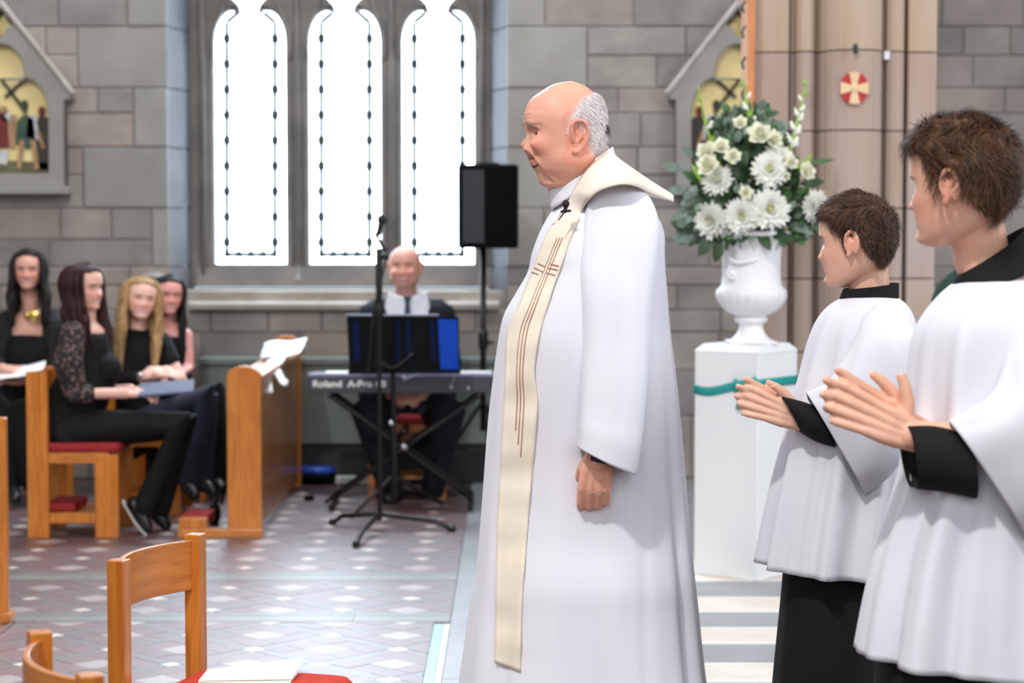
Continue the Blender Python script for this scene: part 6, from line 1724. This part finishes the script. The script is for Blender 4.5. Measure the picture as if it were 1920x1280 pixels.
bm = bmesh.new(); tube(bm, [P_(40, 560, Y-.07), P_(42, 580, Y-.13), br, P_(76, 580, Y-.13), P_(74, 560, Y-.07)], .005, 6, smooth=4); PL(bro, 'chain', bm, M['chrome'], smooth=True)
sheet('white music sheet held by the woman furthest left', [(-14, 716), (82, 694), (86, 678), (-14, 692)], 11.2, 11.4)
# --- blonde woman
Y = 11.0
T = TH(264, 563, Y-.05, 112, 4, 8, .98)
a1 = [P_(222, 640, Y-.05), P_(232, 715, Y-.16), P_(296, 702, Y-.26)]; a2 = [P_(300, 640, Y+.1), P_(338, 716, Y), P_(312, 694, Y-.2)]
g1 = [P_(235, 812, Y-.08), P_(385, 742, Y-.15), P_(352, 905, Y-.15)]; g2 = [P_(245, 812, Y+.1), P_(392, 760, Y+.1), P_(378, 905, Y+.08)]
p, H = seated('blonde long-haired woman in black with blue jeans, smiling, seated in the middle', (Xp(262, Y), Y, 0), T, (236, 190, 174),
    [([P_(262, 600, Y), P_(258, 640, Y)], [.044, .052]), ([P_(258, 650, Y), P_(252, 730, Y), P_(240, 800, Y)], [.11, .12, .14]), (a1, [.045, .04, .026]), (a2, [.045, .04, .026]), (g1, [.08, .06, .04]), (g2, [.08, .06, .04])],
    [('black_top', M['blk'], [([P_(222, 632, Y), P_(292, 640, Y)], [.062, .062]), ([P_(257, 655, Y), P_(252, 730, Y), P_(240, 810, Y)], [.128, .14, .16]), ([a1[0], a1[1], a1[1].lerp(a1[2], .4)], [.06, .055, .045]), ([a2[0], a2[0].lerp(a2[1], .5)], [.06, .055])], .009),
     ('jeans', M['denim'], [(g1, [.10, .088, .058]), (g2, [.10, .088, .058])], .009)],
    smile=1.0, brow=(150, 110, 80), lips=(200, 110, 112), hands=[(frame_from((1, -.3, .1), (0, -.7, 1), a1[2], 1, .85), dict(curls=(.5, .5, .5, .5))), (frame_from((-.8, -.6, .0), (0, -.7, 1), a2[2], -1, .85), dict(curls=(.5, .5, .5, .5)))])
lock_hair(T, H, M['hair_blond'], p, lambda ph: (.24 if ph < 0 else .27, -.05 if abs(ph) < 1.9 else 0, .024), seed=7, n=56, r=.018, partside=.0, p0=72)
shoe(p, P_(346, 908, Y-.15), P_(366, 930, Y-.22)); shoe(p, P_(378, 905, Y+.08), P_(400, 925, Y+.02))
wt = a1[2]; tg = thing('wristwatch', 'small shining watch on the wrist of the blonde woman', 'watch', P_(262, 706, Y-.22)); bm = bmesh.new(); ellip(bm, P_(262, 704, Y-.26), (.016, .010, .014)); PL(tg, 'case', bm, M['chrome'], smooth=True)
# --- dark-haired woman by the window
Y = 11.6
T = TH(316, 556, Y-.05, 112, 2, 4, .95)
a1 = [P_(345, 628, Y-.02), P_(352, 690, Y-.06), P_(334, 704, Y-.22)]; a2 = [P_(285, 628, Y+.1), P_(285, 700, Y), P_(330, 708, Y-.15)]
g1 = [P_(300, 806, Y-.05), P_(396, 740, Y-.15), P_(402, 895, Y-.12)]; g2 = [P_(305, 806, Y+.12), P_(400, 748, Y+.1), P_(408, 895, Y+.1)]
p, H = seated('black-haired woman with bare pink arm, seated nearest the window jamb', (Xp(318, Y), Y, 0), T, (224, 160, 150),
    [([P_(318, 592, Y), P_(318, 620, Y)], [.044, .05]), ([P_(318, 635, Y), P_(312, 730, Y), P_(304, 800, Y)], [.11, .12, .14]), (a1, [.046, .036, .026]), (a2, [.046, .036, .026]), (g1, [.08, .06, .04]), (g2, [.08, .06, .04])],
    [('black_top', M['blk'], [([P_(318, 650, Y), P_(312, 730, Y), P_(304, 806, Y)], [.13, .135, .16])], .010), ('black_trousers', M['blk'], [(g1, [.11, .10, .065]), (g2, [.11, .10, .065])], .010)],
    smile=.9, lips=(190, 90, 92), hands=[(frame_from((-.6, -.8, .0), (0, -.5, 1), a1[2], 1, .85), dict(curls=(.5, .5, .5, .5)))])
lock_hair(T, H, M['hair_blk'], p, lambda ph: (.22, -.02 if abs(ph) < 1.9 else 0, .006), seed=9, n=46, r=.015)
shoe(p, P_(398, 900, Y-.12), P_(416, 915, Y-.2)); shoe(p, P_(404, 897, Y+.1), P_(418, 908, Y+.05))
# --- grey-haired singer, mostly hidden
Y = 12.0
T = TH(288, 549, Y-.03, 100, 0, 0, .97)
p, H = seated('grey-haired person almost hidden behind the blonde woman, only the top of the head showing', (Xp(286, Y), Y, 0), T, (232, 184, 168),
    [([P_(288, 585, Y), P_(288, 620, Y)], [.044, .05]), ([P_(288, 635, Y), P_(288, 800, Y)], [.12, .14]), ([P_(268, 812, Y), P_(285, 780, Y-.33), P_(285, 903, Y-.3)], [.07, .06, .04]), ([P_(310, 812, Y), P_(320, 780, Y-.33), P_(320, 903, Y-.3)], [.07, .06, .04])],
    [('dark_top', M['blk2'], [([P_(262, 640, Y), P_(312, 640, Y)], [.075, .075]), ([P_(288, 655, Y), P_(288, 800, Y)], [.14, .15])], .012), ('dark_trousers', M['blk'], [([P_(268, 812, Y), P_(285, 780, Y-.33), P_(285, 908, Y-.3)], [.09, .075, .05]), ([P_(310, 812, Y), P_(320, 780, Y-.33), P_(320, 908, Y-.3)], [.09, .075, .05])], .012)], smile=.4, voxel=.008)
lock_hair(T, H, M['hair_grey'], p, lambda ph: (.0, 0, .0), seed=11, n=36, r=.014)
# --- keyboard player
Y = 11.8
HM = dict(HEAD, wide=1.12, jowl=.10, smooth=.6, nose=.022)
T = TH(759, 501, Y-.05, 86, 2, 0, 1.03)
a1 = [P_(698, 590, Y), P_(685, 680, Y-.05), P_(738, 742, Y-.42)]; a2 = [P_(826, 590, Y), P_(842, 680, Y-.05), P_(790, 742, Y-.42)]
g1 = [P_(735, 800, Y), P_(690, 770, Y-.45), P_(735, 925, Y-.38)]; g2 = [P_(795, 800, Y), P_(842, 770, Y-.45), P_(812, 915, Y-.30)]
p, H = seated('bald bearded man in dark suit and tie seated behind the keyboard', (Xp(765, Y), Y, 0), T, (226, 170, 152),
    [([P_(761, 535, Y+.02), P_(763, 570, Y+.04)], [.060, .060]), ([P_(764, 620, Y+.03), P_(764, 700, Y), P_(764, 790, Y)], [.12, .14, .15]), (a1, [.055, .045, .030]), (a2, [.055, .045, .030]), (g1, [.09, .065, .042]), (g2, [.09, .065, .042])],
    [('jacket', M['suit'], [([P_(712, 588, Y), P_(708, 680, Y), P_(720, 780, Y)], [.10, .13, .13]), ([P_(816, 588, Y), P_(820, 680, Y), P_(808, 780, Y)], [.10, .13, .13]), ([P_(764, 655, Y), P_(764, 780, Y)], [.17, .17]), ([a1[0], a1[1], a1[2].lerp(a1[1], .2)], [.085, .07, .05]), ([a2[0], a2[1], a2[2].lerp(a2[1], .2)], [.085, .07, .05]), ([P_(715, 580, Y+.04), P_(812, 580, Y+.04)], [.07, .07])], .010),
     ('trousers', M['suit'], [(g1, [.115, .095, .065]), (g2, [.115, .095, .065])], .010)],
    smile=.7, H=HM, stubble=(150, 112, 100), brow=(90, 66, 56), hands=[(frame_from((.9, -.4, -.1), (0, -.8, .5), a1[2], 1, .95), dict(curls=(.7, .7, .7, .7))), (frame_from((-.9, -.4, -.1), (0, -.8, .5), a2[2], -1, .95), dict(curls=(.7, .7, .7, .7)))])
bm = bmesh.new(); prism(bm, [tuple((P_(x, y, Y-.15).x, P_(x, y, Y-.15).z)) for x, y in ((728, 548), (765, 560), (800, 545), (806, 575), (784, 640), (746, 640), (722, 575))], .05, 'y', Y-.180); local(link('shirt_front', bm, M['shirt'], bevel=.004), p)
bm = bmesh.new(); prism(bm, [tuple((P_(x, y, Y-.19).x, P_(x, y, Y-.19).z)) for x, y in ((756, 555), (772, 555), (768, 568), (774, 630), (764, 645), (754, 630), (760, 568))], .010, 'y', Y-.195); local(link('tie', bm, M['tie'], bevel=.003), p)
def pm(x, y, z): return max(0, min(1, (x-.0)/.02))*max(0, min(1, (.06-z)/.02))*max(0, min(1, (z+.05)/.02))
short_hair(H, T, pm, lambda x, y, z: .003, lambda q, n: Vector((.6, 0, -.7)), hair_mat('short_dark_hair', rgb(90, 74, 68), rgb(60, 50, 46)), p, count=900, length=.012, seed=2, wid=.0012, lift=.1)
shoe(p, P_(735, 928, Y-.38), FL(728, 948)+Vector((0, 0, .035)), r=.045); shoe(p, P_(812, 918, Y-.30), FL(822, 935)+Vector((0, 0, .035)), r=.045)
